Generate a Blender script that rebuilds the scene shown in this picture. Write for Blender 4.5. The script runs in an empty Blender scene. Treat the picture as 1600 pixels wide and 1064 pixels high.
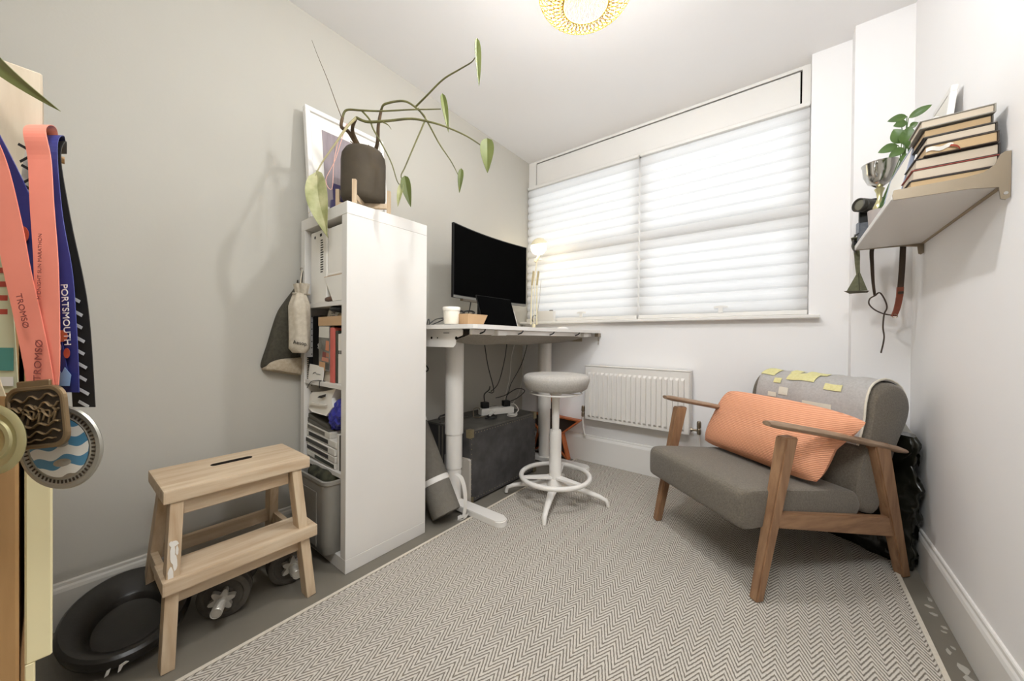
import bpy, bmesh, math, random
from mathutils import Vector, Matrix
random.seed(7)
S = bpy.context.scene
COL = S.collection
PI = math.pi
# ------------------------------------------------------------------ camera
cam_d = bpy.data.cameras.new('camera')
cam_d.sensor_width = 36.0
cam_d.lens = 556.0 / 1600 * 36.0
cam_d.clip_start = 0.02
cam = bpy.data.objects.new('camera', cam_d); COL.objects.link(cam)
_yaw, _pit, _rol = 0.6603, -0.0069, 0.0083
_f = Vector((-math.sin(_yaw)*math.cos(_pit), math.cos(_yaw)*math.cos(_pit), math.sin(_pit)))
_r = Vector((math.cos(_yaw), math.sin(_yaw), 0)); _u = _r.cross(_f)
_c, _s = math.cos(_rol), math.sin(_rol)
_r2 = _r*_c + _u*_s; _u2 = _u*_c - _r*_s
cam.matrix_world = Matrix(((_r2.x, _u2.x, -_f.x, 1.8238), (_r2.y, _u2.y, -_f.y, -0.2366), (_r2.z, _u2.z, -_f.z, 0.9371), (0, 0, 0, 1)))
S.camera = cam
# ------------------------------------------------------------------ world, lights, exposure
wd = bpy.data.worlds.new('overcast sky'); S.world = wd; wd.use_nodes = True
wd.node_tree.nodes['Background'].inputs[0].default_value = (0.86, 0.93, 1.0, 1)
wd.node_tree.nodes['Background'].inputs[1].default_value = 0.7
def area(name, loc, target, sx, sy, power, col=(1, 1, 1), spread=PI):
    l = bpy.data.lights.new(name, 'AREA'); l.shape = 'RECTANGLE'; l.size = sx; l.size_y = sy
    l.energy = power; l.color = col; l.spread = spread
    o = bpy.data.objects.new(name, l); COL.objects.link(o); o.location = loc
    o.rotation_euler = (Vector(target)-Vector(loc)).to_track_quat('-Z', 'Y').to_euler()
    return o
area('daylight outside window', (0.97, 3.0, 1.75), (0.97, 2.0, 1.6), 2.4, 1.7, 25, (0.94, 0.98, 1.0))
area('added fill behind camera', (1.75, -0.32, 2.25), (1.05, 1.6, 0.75), 0.9, 0.3, 22, (0.95, 0.98, 1.0))  # soft fill light added high behind the camera to brighten the room
S.view_settings.view_transform = 'Standard'; S.view_settings.look = 'None'
S.view_settings.exposure = 0.32; S.view_settings.gamma = 1.0; S.view_settings.use_curve_mapping = False
S.cycles.max_bounces = 8; S.cycles.diffuse_bounces = 5; S.cycles.transparent_max_bounces = 16
S.cycles.sample_clamp_indirect = 6.0; S.cycles.caustics_reflective = False; S.cycles.caustics_refractive = False
# ------------------------------------------------------------------ materials
def lin(h):
    h = h.lstrip('#'); v = [int(h[i:i+2], 16)/255 for i in (0, 2, 4)]
    return tuple((c/12.92 if c <= .04045 else ((c+.055)/1.055)**2.4) for c in v) + (1,)
MATS = {}
def mat(name, color, rough=.6, metal=0., var=0., vscale=8., bump=0., bscale=60., stretch=(1, 1, 1), color2=None, spec=.5, sheen=0., emis=None, estr=0.):
    if name in MATS: return MATS[name]
    m = bpy.data.materials.new(name); m.use_nodes = True; MATS[name] = m
    nt = m.node_tree; b = nt.nodes['Principled BSDF']
    c = lin(color); b.inputs['Base Color'].default_value = c
    b.inputs['Roughness'].default_value = rough; b.inputs['Metallic'].default_value = metal
    b.inputs['Specular IOR Level'].default_value = spec
    if sheen: b.inputs['Sheen Weight'].default_value = sheen
    if emis: b.inputs['Emission Color'].default_value = lin(emis); b.inputs['Emission Strength'].default_value = estr
    if var or color2 or bump:
        tc = nt.nodes.new('ShaderNodeTexCoord'); mp = nt.nodes.new('ShaderNodeMapping'); mp.inputs['Scale'].default_value = stretch
        nt.links.new(tc.outputs['Object'], mp.inputs['Vector'])
    if var or color2:
        n = nt.nodes.new('ShaderNodeTexNoise'); n.inputs['Scale'].default_value = vscale; n.inputs['Detail'].default_value = 5
        nt.links.new(mp.outputs[0], n.inputs['Vector'])
        r = nt.nodes.new('ShaderNodeValToRGB'); r.color_ramp.elements[0].position = .32; r.color_ramp.elements[1].position = .68
        c2 = lin(color2) if color2 else tuple(max(0, x*(1-var)) for x in c[:3])+(1,)
        c1 = c if color2 else tuple(min(1, x*(1+var)) for x in c[:3])+(1,)
        r.color_ramp.elements[0].color = c2; r.color_ramp.elements[1].color = c1
        nt.links.new(n.outputs['Fac'], r.inputs[0]); nt.links.new(r.outputs[0], b.inputs['Base Color'])
    if bump:
        n2 = nt.nodes.new('ShaderNodeTexNoise'); n2.inputs['Scale'].default_value = bscale; n2.inputs['Detail'].default_value = 4
        nt.links.new(mp.outputs[0], n2.inputs['Vector'])
        bp = nt.nodes.new('ShaderNodeBump'); bp.inputs['Strength'].default_value = bump; bp.inputs['Distance'].default_value = .004
        nt.links.new(n2.outputs['Fac'], bp.inputs['Height']); nt.links.new(bp.outputs[0], b.inputs['Normal'])
    return m
def wave_mat(name, color, color2, scale, axis, rough=.9, bump=.6, dist=.3, prof='SIN'):
    m = bpy.data.materials.new(name); m.use_nodes = True; MATS[name] = m
    nt = m.node_tree; b = nt.nodes['Principled BSDF']; b.inputs['Roughness'].default_value = rough
    tc = nt.nodes.new('ShaderNodeTexCoord'); w = nt.nodes.new('ShaderNodeTexWave'); w.bands_direction = axis; w.wave_profile = prof
    w.inputs['Scale'].default_value = scale; w.inputs['Distortion'].default_value = dist; w.inputs['Detail Scale'].default_value = 3
    nt.links.new(tc.outputs['Object'], w.inputs['Vector'])
    r = nt.nodes.new('ShaderNodeValToRGB'); r.color_ramp.elements[0].color = lin(color2); r.color_ramp.elements[1].color = lin(color)
    nt.links.new(w.outputs['Fac'], r.inputs[0]); nt.links.new(r.outputs[0], b.inputs['Base Color'])
    bp = nt.nodes.new('ShaderNodeBump'); bp.inputs['Strength'].default_value = bump; bp.inputs['Distance'].default_value = .004
    nt.links.new(w.outputs['Fac'], bp.inputs['Height']); nt.links.new(bp.outputs[0], b.inputs['Normal'])
    return m
def math_node(nt, op, a, b=None, c=None):
    n = nt.nodes.new('ShaderNodeMath'); n.operation = op
    for i, v in enumerate((a, b, c)):
        if v is None: continue
        if isinstance(v, (int, float)): n.inputs[i].default_value = v
        else: nt.links.new(v, n.inputs[i])
    return n.outputs[0]

M_wallgrey = mat('warm grey wall paint', '#bab6ac', .85, var=.025, vscale=1.5, bump=.05, bscale=120)
M_wallwhite = mat('white wall paint', '#f2f0ef', .85, var=.015, vscale=1.2, bump=.05, bscale=120)
M_ceil = mat('white ceiling paint', '#f2f0ef', .9, var=.012, vscale=1.2)
M_trim = mat('white satin trim paint', '#e6e3de', .45, var=.015, vscale=3)
M_trimgrey = mat('grey painted baseboard', '#d8d4cb', .5, var=.02, vscale=3)
M_floor = mat('grey painted concrete floor', '#7f796e', .42, color2='#716b60', vscale=2.5, bump=.08, bscale=25)
M_dark = mat('dark gap', '#191410', .95, spec=.1)
M_white = mat('white laminate', '#dedad4', .4, var=.012, vscale=4)
M_whitemet = mat('white powder coated steel', '#e6e2dc', .38, var=.01)
M_upvc = mat('white plastic window frame', '#eceae6', .35)
M_birch = mat('worn birch wood', '#d2bfa4', .65, color2='#bca284', vscale=5, bump=.15, bscale=30, stretch=(9, 1, 9))
M_birchx = mat('worn birch wood upright', '#d1bda0', .65, color2='#b89d7e', vscale=5, bump=.12, bscale=30, stretch=(9, 9, 1))
M_oak = mat('stained ash wood', '#a07c5c', .5, color2='#7f5d43', vscale=6, bump=.12, bscale=40, stretch=(9, 9, 1))
M_oakrail = mat('stained ash rail', '#a07c5c', .5, color2='#7f5d43', vscale=6, bump=.12, bscale=40, stretch=(9, 1.4, 9))
M_oakarm = mat('stained ash armrest', '#a58d76', .45, color2='#8a6f58', vscale=6, bump=.1, bscale=40, stretch=(9, 1, 9))
M_grey = mat('grey woven upholstery', '#746c60', .95, color2='#5f584d', vscale=180, bump=.35, bscale=400, sheen=.2)
M_stoolgrey = mat('pale grey stool fabric', '#b9b4ad', .95, color2='#a6a19a', vscale=150, bump=.3, bscale=400)
M_black = mat('matt black plastic', '#131211', .5, spec=.3)
M_screen = mat('black glass screen', '#020202', .8, spec=.03)
M_trunk = mat('worn black trunk board', '#4a4848', .6, color2='#363434', vscale=14, bump=.2, bscale=80)
M_trunktop = mat('worn black trunk top', '#5f5c56', .55, color2='#47443f', vscale=10, bump=.2, bscale=80)
M_brass = mat('aged brass', '#8f8468', .45, .7)
M_chrome = mat('polished chrome', '#c9c7c2', .18, 1.)
M_steel = mat('brushed steel', '#9c8f7c', .3, .9)
M_zinc = mat('galvanised steel', '#c9c5bc', .35, .6)
M_cord = mat('black cable', '#191817', .5)
M_cordw = mat('white cable', '#dcd8cf', .5)
M_rubber = mat('dark iron weight plate', '#57524a', .65, color2='#47423b', vscale=25, bump=.25, bscale=90)
M_tub = mat('black moulded plastic', '#26231f', .33, var=.1, vscale=20, bump=.1, bscale=120)
M_matgrey = mat('grey yoga mat foam', '#6d685f', .9, var=.06, vscale=60, bump=.25, bscale=250)
M_bin = mat('grey plastic bin', '#86827a', .55, var=.03, vscale=20)
M_camo = mat('dark olive camouflage cloth', '#4b4a38', .95, color2='#26261d', vscale=30)
M_blue = mat('blue plastic bag', '#3c3fa6', .35, color2='#2b2e86', vscale=18)
M_clay = mat('dark grey clay pot', '#4f4638', .85, color2='#443b2f', vscale=9, bump=.15, bscale=60)
M_soil = mat('dry potting soil', '#4a3c2d', 1., color2='#2f261c', vscale=60, bump=.8, bscale=80)
M_vine = mat('green woody vine', '#6e6b3c', .6, color2='#54512e', vscale=30)
M_bark = mat('brown woody stem', '#675238', .8, color2='#4c3c29', vscale=60, bump=.4, bscale=120)
M_leaf = mat('olive green leaf', '#6c7338', .55, color2='#5c642f', vscale=14)
M_leafvar = mat('variegated cream green leaf', '#c4c194', .55, color2='#868a52', vscale=16)
M_leafdark = mat('deep green leaf', '#4f6b2f', .4, color2='#3c5524', vscale=20)
M_leafpale = mat('mid green leaf', '#5f6832', .55, color2='#505a28', vscale=12)
M_gold = mat('pale gold wire', '#c79f2e', .45)
M_cream = mat('cream lacquered metal', '#e9dfbf', .4)
M_page = wave_mat('cream page block', '#cfb48e', '#b89a72', 220, 'Z', .9, .3, .6)
M_page2 = wave_mat('white page block', '#d8cab6', '#c2b39f', 220, 'Z', .9, .3, .6)
M_cork = mat('kraft cardboard', '#c4a27c', .85, var=.04, vscale=15)
M_paper = mat('white paper', '#e8e4dc', .8, var=.02, vscale=6)
M_cover = mat('dark book cover', '#2b2622', .6)
M_coral = mat('coral satin ribbon', '#f08f7a', .55, var=.04, vscale=14)
M_coraldk = mat('coral ribbon print', '#8a3f38', .7)
M_navy = mat('navy satin ribbon', '#3b4288', .5, color2='#33387a', vscale=10)
M_bronze = mat('cast bronze medal', '#7e6a4e', .4, .75, color2='#4d4030', vscale=40) if False else mat('cast bronze medal', '#8a7558', .42, .7)
M_bronzedk = mat('bronze medal recess', '#3c3227', .6, .4)
M_silver = mat('silver medal', '#a9a69c', .38, .7)
M_goldmed = mat('pale gold medal', '#c9c295', .3, .8)
M_medblue = mat('blue enamel', '#4d86a5', .3)
M_medwhite = mat('white enamel', '#e6e2d8', .35)
M_creamwood = mat('cream lacquered wood', '#f0e4b6', .5, var=.03, vscale=3)
M_tanwood = mat('tan wood', '#b8905f', .55, color2='#a67f50', vscale=6, stretch=(8, 8, 1))
M_paleboard = mat('pale grained wood', '#cfc0a8', .55, color2='#bfae94', vscale=6, stretch=(9, 9, 1))
M_copper = mat('orange lacquered wood', '#c8703f', .5, var=.06, vscale=12)
M_tote = mat('dark olive canvas', '#4c483c', .95, color2='#3e3a30', vscale=90, bump=.3, bscale=300)
M_totebase = mat('beige canvas', '#b5a792', .95, color2='#a4967f', vscale=90, bump=.3, bscale=300)
M_pouch = mat('cream cotton', '#cfc5b4', .95, color2='#bfb4a1', vscale=60, bump=.25, bscale=250)
M_ink = mat('dark print', '#2a2622', .8)
M_inkw = mat('white print', '#e8e5de', .7)
M_strapgreen = mat('olive green webbing', '#6f7058', .9, color2='#5f604a', vscale=80)
M_leather = mat('dark brown leather', '#3f3024', .6)
M_leatherred = mat('chestnut leather', '#8d4a35', .5, color2='#7b3d2a', vscale=20)
M_pink = mat('pink string', '#e8b6a6', .8)
M_navycup = mat('navy glazed ceramic', '#3a3560', .35)
M_sack = mat('shiny black plastic sheet', '#11110d', .24, color2='#1d1d15', vscale=25, bump=.25, bscale=30)

# rug weave: chevron columns along the rug's length
def rug_mat():
    m = bpy.data.materials.new('chevron weave'); m.use_nodes = True; nt = m.node_tree; b = nt.nodes['Principled BSDF']
    b.inputs['Roughness'].default_value = .95
    tc = nt.nodes.new('ShaderNodeTexCoord'); sp = nt.nodes.new('ShaderNodeSeparateXYZ'); nt.links.new(tc.outputs['Object'], sp.inputs[0])
    per, pitch = .0555, .0208
    ns = nt.nodes.new('ShaderNodeTexNoise'); ns.inputs['Scale'].default_value = 130; ns.inputs['Detail'].default_value = 2
    nt.links.new(tc.outputs['Object'], ns.inputs['Vector'])
    jit = math_node(nt, 'MULTIPLY_ADD', ns.outputs['Fac'], .008, -.004)
    fx = math_node(nt, 'FRACT', math_node(nt, 'DIVIDE', sp.outputs['X'], per))
    tri = math_node(nt, 'MULTIPLY', math_node(nt, 'ABSOLUTE', math_node(nt, 'SUBTRACT', fx, .5)), 2.0)
    y2 = math_node(nt, 'ADD', math_node(nt, 'MULTIPLY_ADD', tri, .058, sp.outputs['Y']), jit)
    fy = math_node(nt, 'FRACT', math_node(nt, 'DIVIDE', y2, pitch))
    st = math_node(nt, 'ABSOLUTE', math_node(nt, 'SUBTRACT', fy, .5))          # 0 centre of dark .. .5 centre of light
    rp = nt.nodes.new('ShaderNodeValToRGB'); e = rp.color_ramp.elements
    e[0].position = .13; e[0].color = lin('#787066'); e[1].position = .26; e[1].color = lin('#cdc6bb')
    nt.links.new(st, rp.inputs[0])
    n2 = nt.nodes.new('ShaderNodeTexNoise'); n2.inputs['Scale'].default_value = 3.5; nt.links.new(tc.outputs['Object'], n2.inputs['Vector'])
    n3 = nt.nodes.new('ShaderNodeTexNoise'); n3.inputs['Scale'].default_value = 260; nt.links.new(tc.outputs['Object'], n3.inputs['Vector'])
    v = math_node(nt, 'ADD', math_node(nt, 'MULTIPLY_ADD', n2.outputs['Fac'], .12, .93-.06), math_node(nt, 'MULTIPLY_ADD', n3.outputs['Fac'], .35, -.175))
    hs = nt.nodes.new('ShaderNodeHueSaturation'); nt.links.new(rp.outputs[0], hs.inputs['Color']); nt.links.new(v, hs.inputs['Value'])
    nt.links.new(hs.outputs[0], b.inputs['Base Color'])
    bp = nt.nodes.new('ShaderNodeBump'); bp.inputs['Strength'].default_value = .5; bp.inputs['Distance'].default_value = .003
    nt.links.new(st, bp.inputs['Height']); nt.links.new(bp.outputs[0], b.inputs['Normal'])
    return m
# translucent pleated blind fabric
def blind_mat():
    m = bpy.data.materials.new('translucent blind fabric'); m.use_nodes = True; nt = m.node_tree; nt.nodes.clear()
    o = nt.nodes.new('ShaderNodeOutputMaterial'); mx = nt.nodes.new('ShaderNodeMixShader'); mx.inputs[0].default_value = .55
    d = nt.nodes.new('ShaderNodeBsdfDiffuse'); d.inputs[0].default_value = (.86, .85, .84, 1)
    t = nt.nodes.new('ShaderNodeBsdfTranslucent'); t.inputs[0].default_value = (.86, .85, .84, 1)
    nt.links.new(d.outputs[0], mx.inputs[1]); nt.links.new(t.outputs[0], mx.inputs[2]); nt.links.new(mx.outputs[0], o.inputs[0])
    return m
def glass_mat():
    m = bpy.data.materials.new('window glass'); m.use_nodes = True; nt = m.node_tree; nt.nodes.clear()
    o = nt.nodes.new('ShaderNodeOutputMaterial'); mx = nt.nodes.new('ShaderNodeMixShader')
    fr = nt.nodes.new('ShaderNodeFresnel'); fr.inputs[0].default_value = 1.45
    t = nt.nodes.new('ShaderNodeBsdfTransparent'); g = nt.nodes.new('ShaderNodeBsdfGlossy'); g.inputs['Roughness'].default_value = .02
    nt.links.new(fr.outputs[0], mx.inputs[0]); nt.links.new(t.outputs[0], mx.inputs[1]); nt.links.new(g.outputs[0], mx.inputs[2]); nt.links.new(mx.outputs[0], o.inputs[0])
    return m
def emit_mat(name, col, st):
    m = bpy.data.materials.new(name); m.use_nodes = True; b = m.node_tree.nodes['Principled BSDF']
    b.inputs['Base Color'].default_value = lin(col); b.inputs['Emission Color'].default_value = lin(col); b.inputs['Emission Strength'].default_value = st
    return m
M_rug = rug_mat(); M_blind = blind_mat(); M_glass = glass_mat()
M_bulb = emit_mat('glowing bulb', '#fafcff', 620); M_globe = emit_mat('glowing opal globe', '#ffefcc', 14)
# ------------------------------------------------------------------ geometry helpers
INV = {}
def thing(name, label, cat, loc=(0, 0, 0), rz=0., group=None):
    o = bpy.data.objects.new(name, None); COL.objects.link(o)
    o.location = loc; o.rotation_euler = (0, 0, rz); o.empty_display_size = .05
    o['label'] = label; o['category'] = cat
    if group: o['group'] = group
    INV[o.name] = (Matrix.Translation(loc) @ Matrix.Rotation(rz, 4, 'Z')).inverted()
    return o
def tag(o, label, cat, group=None):
    o['label'] = label; o['category'] = cat
    if group: o['group'] = group
    return o
def root_of(o):
    while o.parent: o = o.parent
    return o
def obj(name, bm, m, parent=None, smooth=False, label=None, local=False):
    """bm in WORLD coordinates (or in the root's frame when local)."""
    if parent is not None:
        r = root_of(parent)
        if not local and r.name in INV: bm.transform(INV[r.name])
    me = bpy.data.meshes.new(name)
    bmesh.ops.recalc_face_normals(bm, faces=bm.faces)
    bm.to_mesh(me); bm.free()
    if isinstance(m, (list, tuple)):
        for q in m: me.materials.append(q)
    else: me.materials.append(m)
    if smooth:
        for p in me.polygons: p.use_smooth = True
        try: me.set_sharp_from_angle(angle=math.radians(40))
        except Exception: pass
    o = bpy.data.objects.new(name, me); COL.objects.link(o)
    if parent is not None: o.parent = parent
    if label: o['label'] = label
    return o
def struct(name, bm, m, parent=None):
    o = obj(name, bm, m, parent)
    if parent is None: o['kind'] = 'structure'
    return o
def recentre(o):
    """put the origin of a single-mesh thing at the base of its mesh"""
    me = o.data; xs = [v.co for v in me.vertices]
    c = Vector((sum(v.x for v in xs)/len(xs), sum(v.y for v in xs)/len(xs), min(v.z for v in xs)))
    me.transform(Matrix.Translation(-c)); o.location = c
    return o
def B(): return bmesh.new()
def box(bm, x0, x1, y0, y1, z0, z1, bev=0., M=None, seg=1, mi=0):
    vs = [bm.verts.new((x, y, z)) for x in (x0, x1) for y in (y0, y1) for z in (z0, z1)]
    F = [(0, 1, 3, 2), (4, 6, 7, 5), (0, 4, 5, 1), (2, 3, 7, 6), (0, 2, 6, 4), (1, 5, 7, 3)]
    fs = [bm.faces.new([vs[i] for i in f]) for f in F]
    for f in fs: f.material_index = mi
    if bev > 0:
        es = list({e for f in fs for e in f.edges})
        r = bmesh.ops.bevel(bm, geom=es, offset=bev, segments=seg, affect='EDGES', profile=.7)
        vs = list({v for f in r['faces'] for v in f.verts} | {v for v in vs if v.is_valid})
        for f in r['faces']: f.material_index = mi
    if M is not None:
        for v in vs: v.co = M @ v.co
    return bm
def beam(bm, a, b, w, h, up=(0, 0, 1), bev=.003, w2=None, h2=None):
    """tapered square bar from a to b: w across, h along 'up'"""
    a = Vector(a); b = Vector(b); d = (b-a).normalized(); up = Vector(up)
    s = d.cross(up).normalized(); t = s.cross(d).normalized()
    w2 = w if w2 is None else w2; h2 = h if h2 is None else h2
    vs = []
    for p, ww, hh in ((a, w, h), (b, w2, h2)):
        for i, j in ((-1, -1), (1, -1), (1, 1), (-1, 1)):
            vs.append(bm.verts.new(p + s*(i*ww/2) + t*(j*hh/2)))
    fs = [bm.faces.new([vs[i] for i in f]) for f in ((3, 2, 1, 0), (4, 5, 6, 7), (0, 1, 5, 4), (1, 2, 6, 5), (2, 3, 7, 6), (3, 0, 4, 7))]
    if bev: bmesh.ops.bevel(bm, geom=list({e for f in fs for e in f.edges}), offset=bev, segments=2, affect='EDGES', profile=.7)
    return bm
def frame_of(d):
    d = Vector(d).normalized(); a = Vector((0, 0, 1)) if abs(d.z) < .9 else Vector((1, 0, 0))
    s = d.cross(a).normalized(); return s, d.cross(s).normalized()
def cyl(bm, a, b, r0, r1=None, seg=18, mi=0):
    a = Vector(a); b = Vector(b); r1 = r0 if r1 is None else r1; s, t = frame_of(b-a)
    L = [[bm.verts.new(p + (s*math.cos(2*PI*i/seg)+t*math.sin(2*PI*i/seg))*r) for i in range(seg)] for p, r in ((a, r0), (b, r1))]
    for i in range(seg):
        j = (i+1) % seg; bm.faces.new((L[0][i], L[0][j], L[1][j], L[1][i])).material_index = mi
    bm.faces.new(L[0][::-1]).material_index = mi; bm.faces.new(L[1]).material_index = mi
    return bm
def lathe(bm, prof, c=(0, 0, 0), seg=32, M=None, close=False, mi=0):
    """prof: list of (r, z); open profile capped when r == 0"""
    c = Vector(c); rings = []
    for r, z in prof:
        if r <= 1e-6: rings.append([bm.verts.new(Vector((0, 0, z)))])
        else: rings.append([bm.verts.new(Vector((r*math.cos(2*PI*i/seg), r*math.sin(2*PI*i/seg), z))) for i in range(seg)])
    pairs = list(zip(rings, rings[1:]))
    if close: pairs.append((rings[-1], rings[0]))
    for A, Bq in pairs:
        for i in range(seg):
            j = (i+1) % seg
            if len(A) == 1 and len(Bq) == 1: continue
            if len(A) == 1: f = bm.faces.new((A[0], Bq[j], Bq[i]))
            elif len(Bq) == 1: f = bm.faces.new((A[i], A[j], Bq[0]))
            else: f = bm.faces.new((A[i], A[j], Bq[j], Bq[i]))
            f.material_index = mi
    for R in rings:
        for v in R: v.co = (M @ v.co if M is not None else v.co) + c
    return bm
def smooth_path(pts, n=6):
    P = [Vector(p) for p in pts]; out = []
    for i in range(len(P)-1):
        p0 = P[max(i-1, 0)]; p1 = P[i]; p2 = P[i+1]; p3 = P[min(i+2, len(P)-1)]
        for k in range(n):
            t = k/n
            out.append(.5*((2*p1)+(-p0+p2)*t+(2*p0-5*p1+4*p2-p3)*t*t+(-p0+3*p1-3*p2+p3)*t**3))
    out.append(P[-1]); return out
def tube(bm, pts, r, seg=8, n=6, closed=False, flat=1., updir=None):
    P = smooth_path(pts, n) if n > 1 else [Vector(p) for p in pts]
    m = len(P); R = [r]*m if isinstance(r, (int, float)) else [r[0]+(r[1]-r[0])*i/(m-1) for i in range(m)]
    rings = []; prev = None
    for i, p in enumerate(P):
        if closed: d = P[(i+1) % m]-P[i-1]
        else: d = P[min(i+1, m-1)]-P[max(i-1, 0)]
        if d.length < 1e-9: d = Vector((0, 0, 1))
        d.normalize()
        if prev is None: s, t = frame_of(d)
        else:
            s = (prev - d*prev.dot(d))
            s = s.normalized() if s.length > 1e-6 else frame_of(d)[0]
            t = d.cross(s)
        if updir is not None:
            t = Vector(updir); t = (t-d*t.dot(d)); t = t.normalized() if t.length > 1e-4 else frame_of(d)[1]; s = t.cross(d)
        prev = s
        rings.append([bm.verts.new(p+(s*math.cos(2*PI*k/seg)+t*math.sin(2*PI*k/seg)*flat)*R[i]) for k in range(seg)])
    prs = list(zip(rings, rings[1:]))+([(rings[-1], rings[0])] if closed else [])
    for A, Q in prs:
        for k in range(seg):
            j = (k+1) % seg; bm.faces.new((A[k], A[j], Q[j], Q[k]))
    if not closed: bm.faces.new(rings[0][::-1]); bm.faces.new(rings[-1])
    return bm
def ring(bm, c, R, r, axis=(0, 0, 1), seg=40, rs=10, sx=1., sy=1.):
    s, t = frame_of(axis); c = Vector(c)
    tube(bm, [c+(s*math.cos(2*PI*i/seg)*sx+t*math.sin(2*PI*i/seg)*sy)*R for i in range(seg)], r, rs, 1, True)
    return bm
def prism(bm, poly, a, b, mi=0):
    """poly: list of 3-D points, extruded along vector b-a"""
    d = Vector(b)-Vector(a)
    A = [bm.verts.new(Vector(p)) for p in poly]; Q = [bm.verts.new(Vector(p)+d) for p in poly]; n = len(A)
    fs = [bm.faces.new(A[::-1]), bm.faces.new(Q)]
    for i in range(n): fs.append(bm.faces.new((A[i], A[(i+1) % n], Q[(i+1) % n], Q[i])))
    for f in fs: f.material_index = mi
    return bm
def sheet(bm, fn, nu, nv, th=0., mi=0):
    """grid surface fn(u,v); th > 0 gives it thickness along its normals"""
    V = [[bm.verts.new(fn(i/nu, j/nv)) for j in range(nv+1)] for i in range(nu+1)]
    fs = [bm.faces.new((V[i][j], V[i+1][j], V[i+1][j+1], V[i][j+1])) for i in range(nu) for j in range(nv)]
    for f in fs: f.material_index = mi
    if th:
        bm.normal_update()
        bmesh.ops.solidify(bm, geom=fs, thickness=th)
    return bm
def ribbon(bm, pts, w, wdir, th=.0012, n=6, w2=None):
    """flat strap following pts; wdir = direction across its width"""
    P = smooth_path(pts, n); wd_ = Vector(wdir).normalized(); m = len(P); w2 = w if w2 is None else w2
    def fn(u, v):
        p = P[round(u*(m-1))]; ww = w+(w2-w)*u
        return p + wd_*((v-.5)*ww)
    return sheet(bm, fn, m-1, 1, th)
def superellipse_pillow(bm, cx, cy, cz, w, h, t, M, nu=24, nv=16, pinch=.06, corner=0.):
    """pillow in local x (width w), z (height h), thickness t along y; M maps local to target"""
    rings = []
    for side in (1, -1):
        g = []
        for i in range(nu+1):
            row = []
            for j in range(nv+1):
                u = i/nu*2-1; v = j/nv*2-1
                prof = max(0, (1-abs(u)**3.2))**.5*max(0, (1-abs(v)**2.6))**.5
                k = 1-pinch*(1-abs(v)**2)*abs(u)**4*0.6; k2 = 1-pinch*(1-abs(u)**2)*abs(v)**4
                k *= 1-corner*abs(v)**5; k2 *= 1-corner*1.6*abs(u)**7
                row.append(Vector((u*w/2*k, side*t/2*prof, v*h/2*k2)))
            g.append(row)
        rings.append(g)
    V = {}
    def vert(p):
        key = (round(p.x, 5), round(p.y, 5), round(p.z, 5))
        if key not in V: V[key] = bm.verts.new(M @ (p+Vector((cx, cy, cz))))
        return V[key]
    for s, g in enumerate(rings):
        for i in range(nu):
            for j in range(nv):
                q = [vert(g[i][j]), vert(g[i+1][j]), vert(g[i+1][j+1]), vert(g[i][j+1])]
                q2 = []
                for v in q:
                    if v not in q2: q2.append(v)
                if len(q2) >= 3:
                    try: bm.faces.new(q2)
                    except ValueError: pass
    return bm
def text(body, size, M, m, parent, name='lettering', ext=.0004, align='CENTER', xs=1.):
    c = bpy.data.curves.new(name, 'FONT'); c.body = body; c.size = size; c.extrude = ext; c.align_x = align; c.align_y = 'CENTER'
    c.materials.append(m); o = bpy.data.objects.new(name+'_curve', c); COL.objects.link(o)
    r = root_of(parent); o.parent = parent
    mm = M @ Matrix.Diagonal((xs, 1, 1, 1))
    o.matrix_local = (INV[r.name] @ mm) if r.name in INV else mm
    bpy.context.view_layer.update(); dg = bpy.context.evaluated_depsgraph_get()
    me = bpy.data.meshes.new_from_object(o.evaluated_get(dg)); ml = o.matrix_local.copy(); bpy.data.objects.remove(o); me.name = name
    o = bpy.data.objects.new(name, me); COL.objects.link(o); o.parent = parent; o.matrix_local = ml
    return o
def basis(x, y, z, loc):
    x, y, z = Vector(x).normalized(), Vector(y).normalized(), Vector(z).normalized()
    return Matrix(((x.x, y.x, z.x, loc[0]), (x.y, y.y, z.y, loc[1]), (x.z, y.z, z.z, loc[2]), (0, 0, 0, 1)))
# ------------------------------------------------------------------ room
W, YW, YA, YP, H, Y0 = 2.2665, 2.356, 2.263, 2.165, 2.4747, -.45
SILL, XR, XP = 1.055, 1.9085, 2.067
struct('floor', box(B(), -.2, W+.2, Y0-.15, 2.75, -.12, 0), M_floor)
struct('ceiling', box(B(), -.2, W+.2, Y0-.15, 2.75, H, H+.12), M_ceil)
struct('wall_left', box(B(), -.2, 0, Y0-.15, 2.75, 0, H), M_wallgrey)
struct('wall_right', box(B(), W, W+.2, Y0-.15, 2.75, 0, H), M_wallwhite)
struct('wall_near', box(B(), 0, W, Y0-.15, Y0, 0, H), M_wallgrey)
bm = B(); box(bm, 0, XR, YA, 2.55, 0, SILL)
prism(bm, [(XR, YA, 0), (XP, YA, 0), (XP, YP, 0), (W, YP, 0), (W, 2.55, 0), (XR, 2.55, 0)], (0, 0, 0), (0, 0, H))
struct('wall_back', bm, M_wallwhite)
def skirting(name, m, poly_y, a, b, hh, th, normal):
    """profile with a rounded moulded top, run from a to b; normal points into the room"""
    n = Vector(normal); prof = [(0, 0), (th, 0), (th, hh-.028), (th*.8, hh-.018), (th*.55, hh-.012), (th*.5, hh-.003), (th*.35, hh), (0, hh)]
    A = Vector(a); poly = [A+n*p+Vector((0, 0, q)) for p, q in prof]
    return struct(name, prism(B(), poly, a, b), m)
skirting('baseboard_left', M_trimgrey, 0, (0, Y0, 0), (0, YA, 0), .148, .016, (1, 0, 0))
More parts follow.
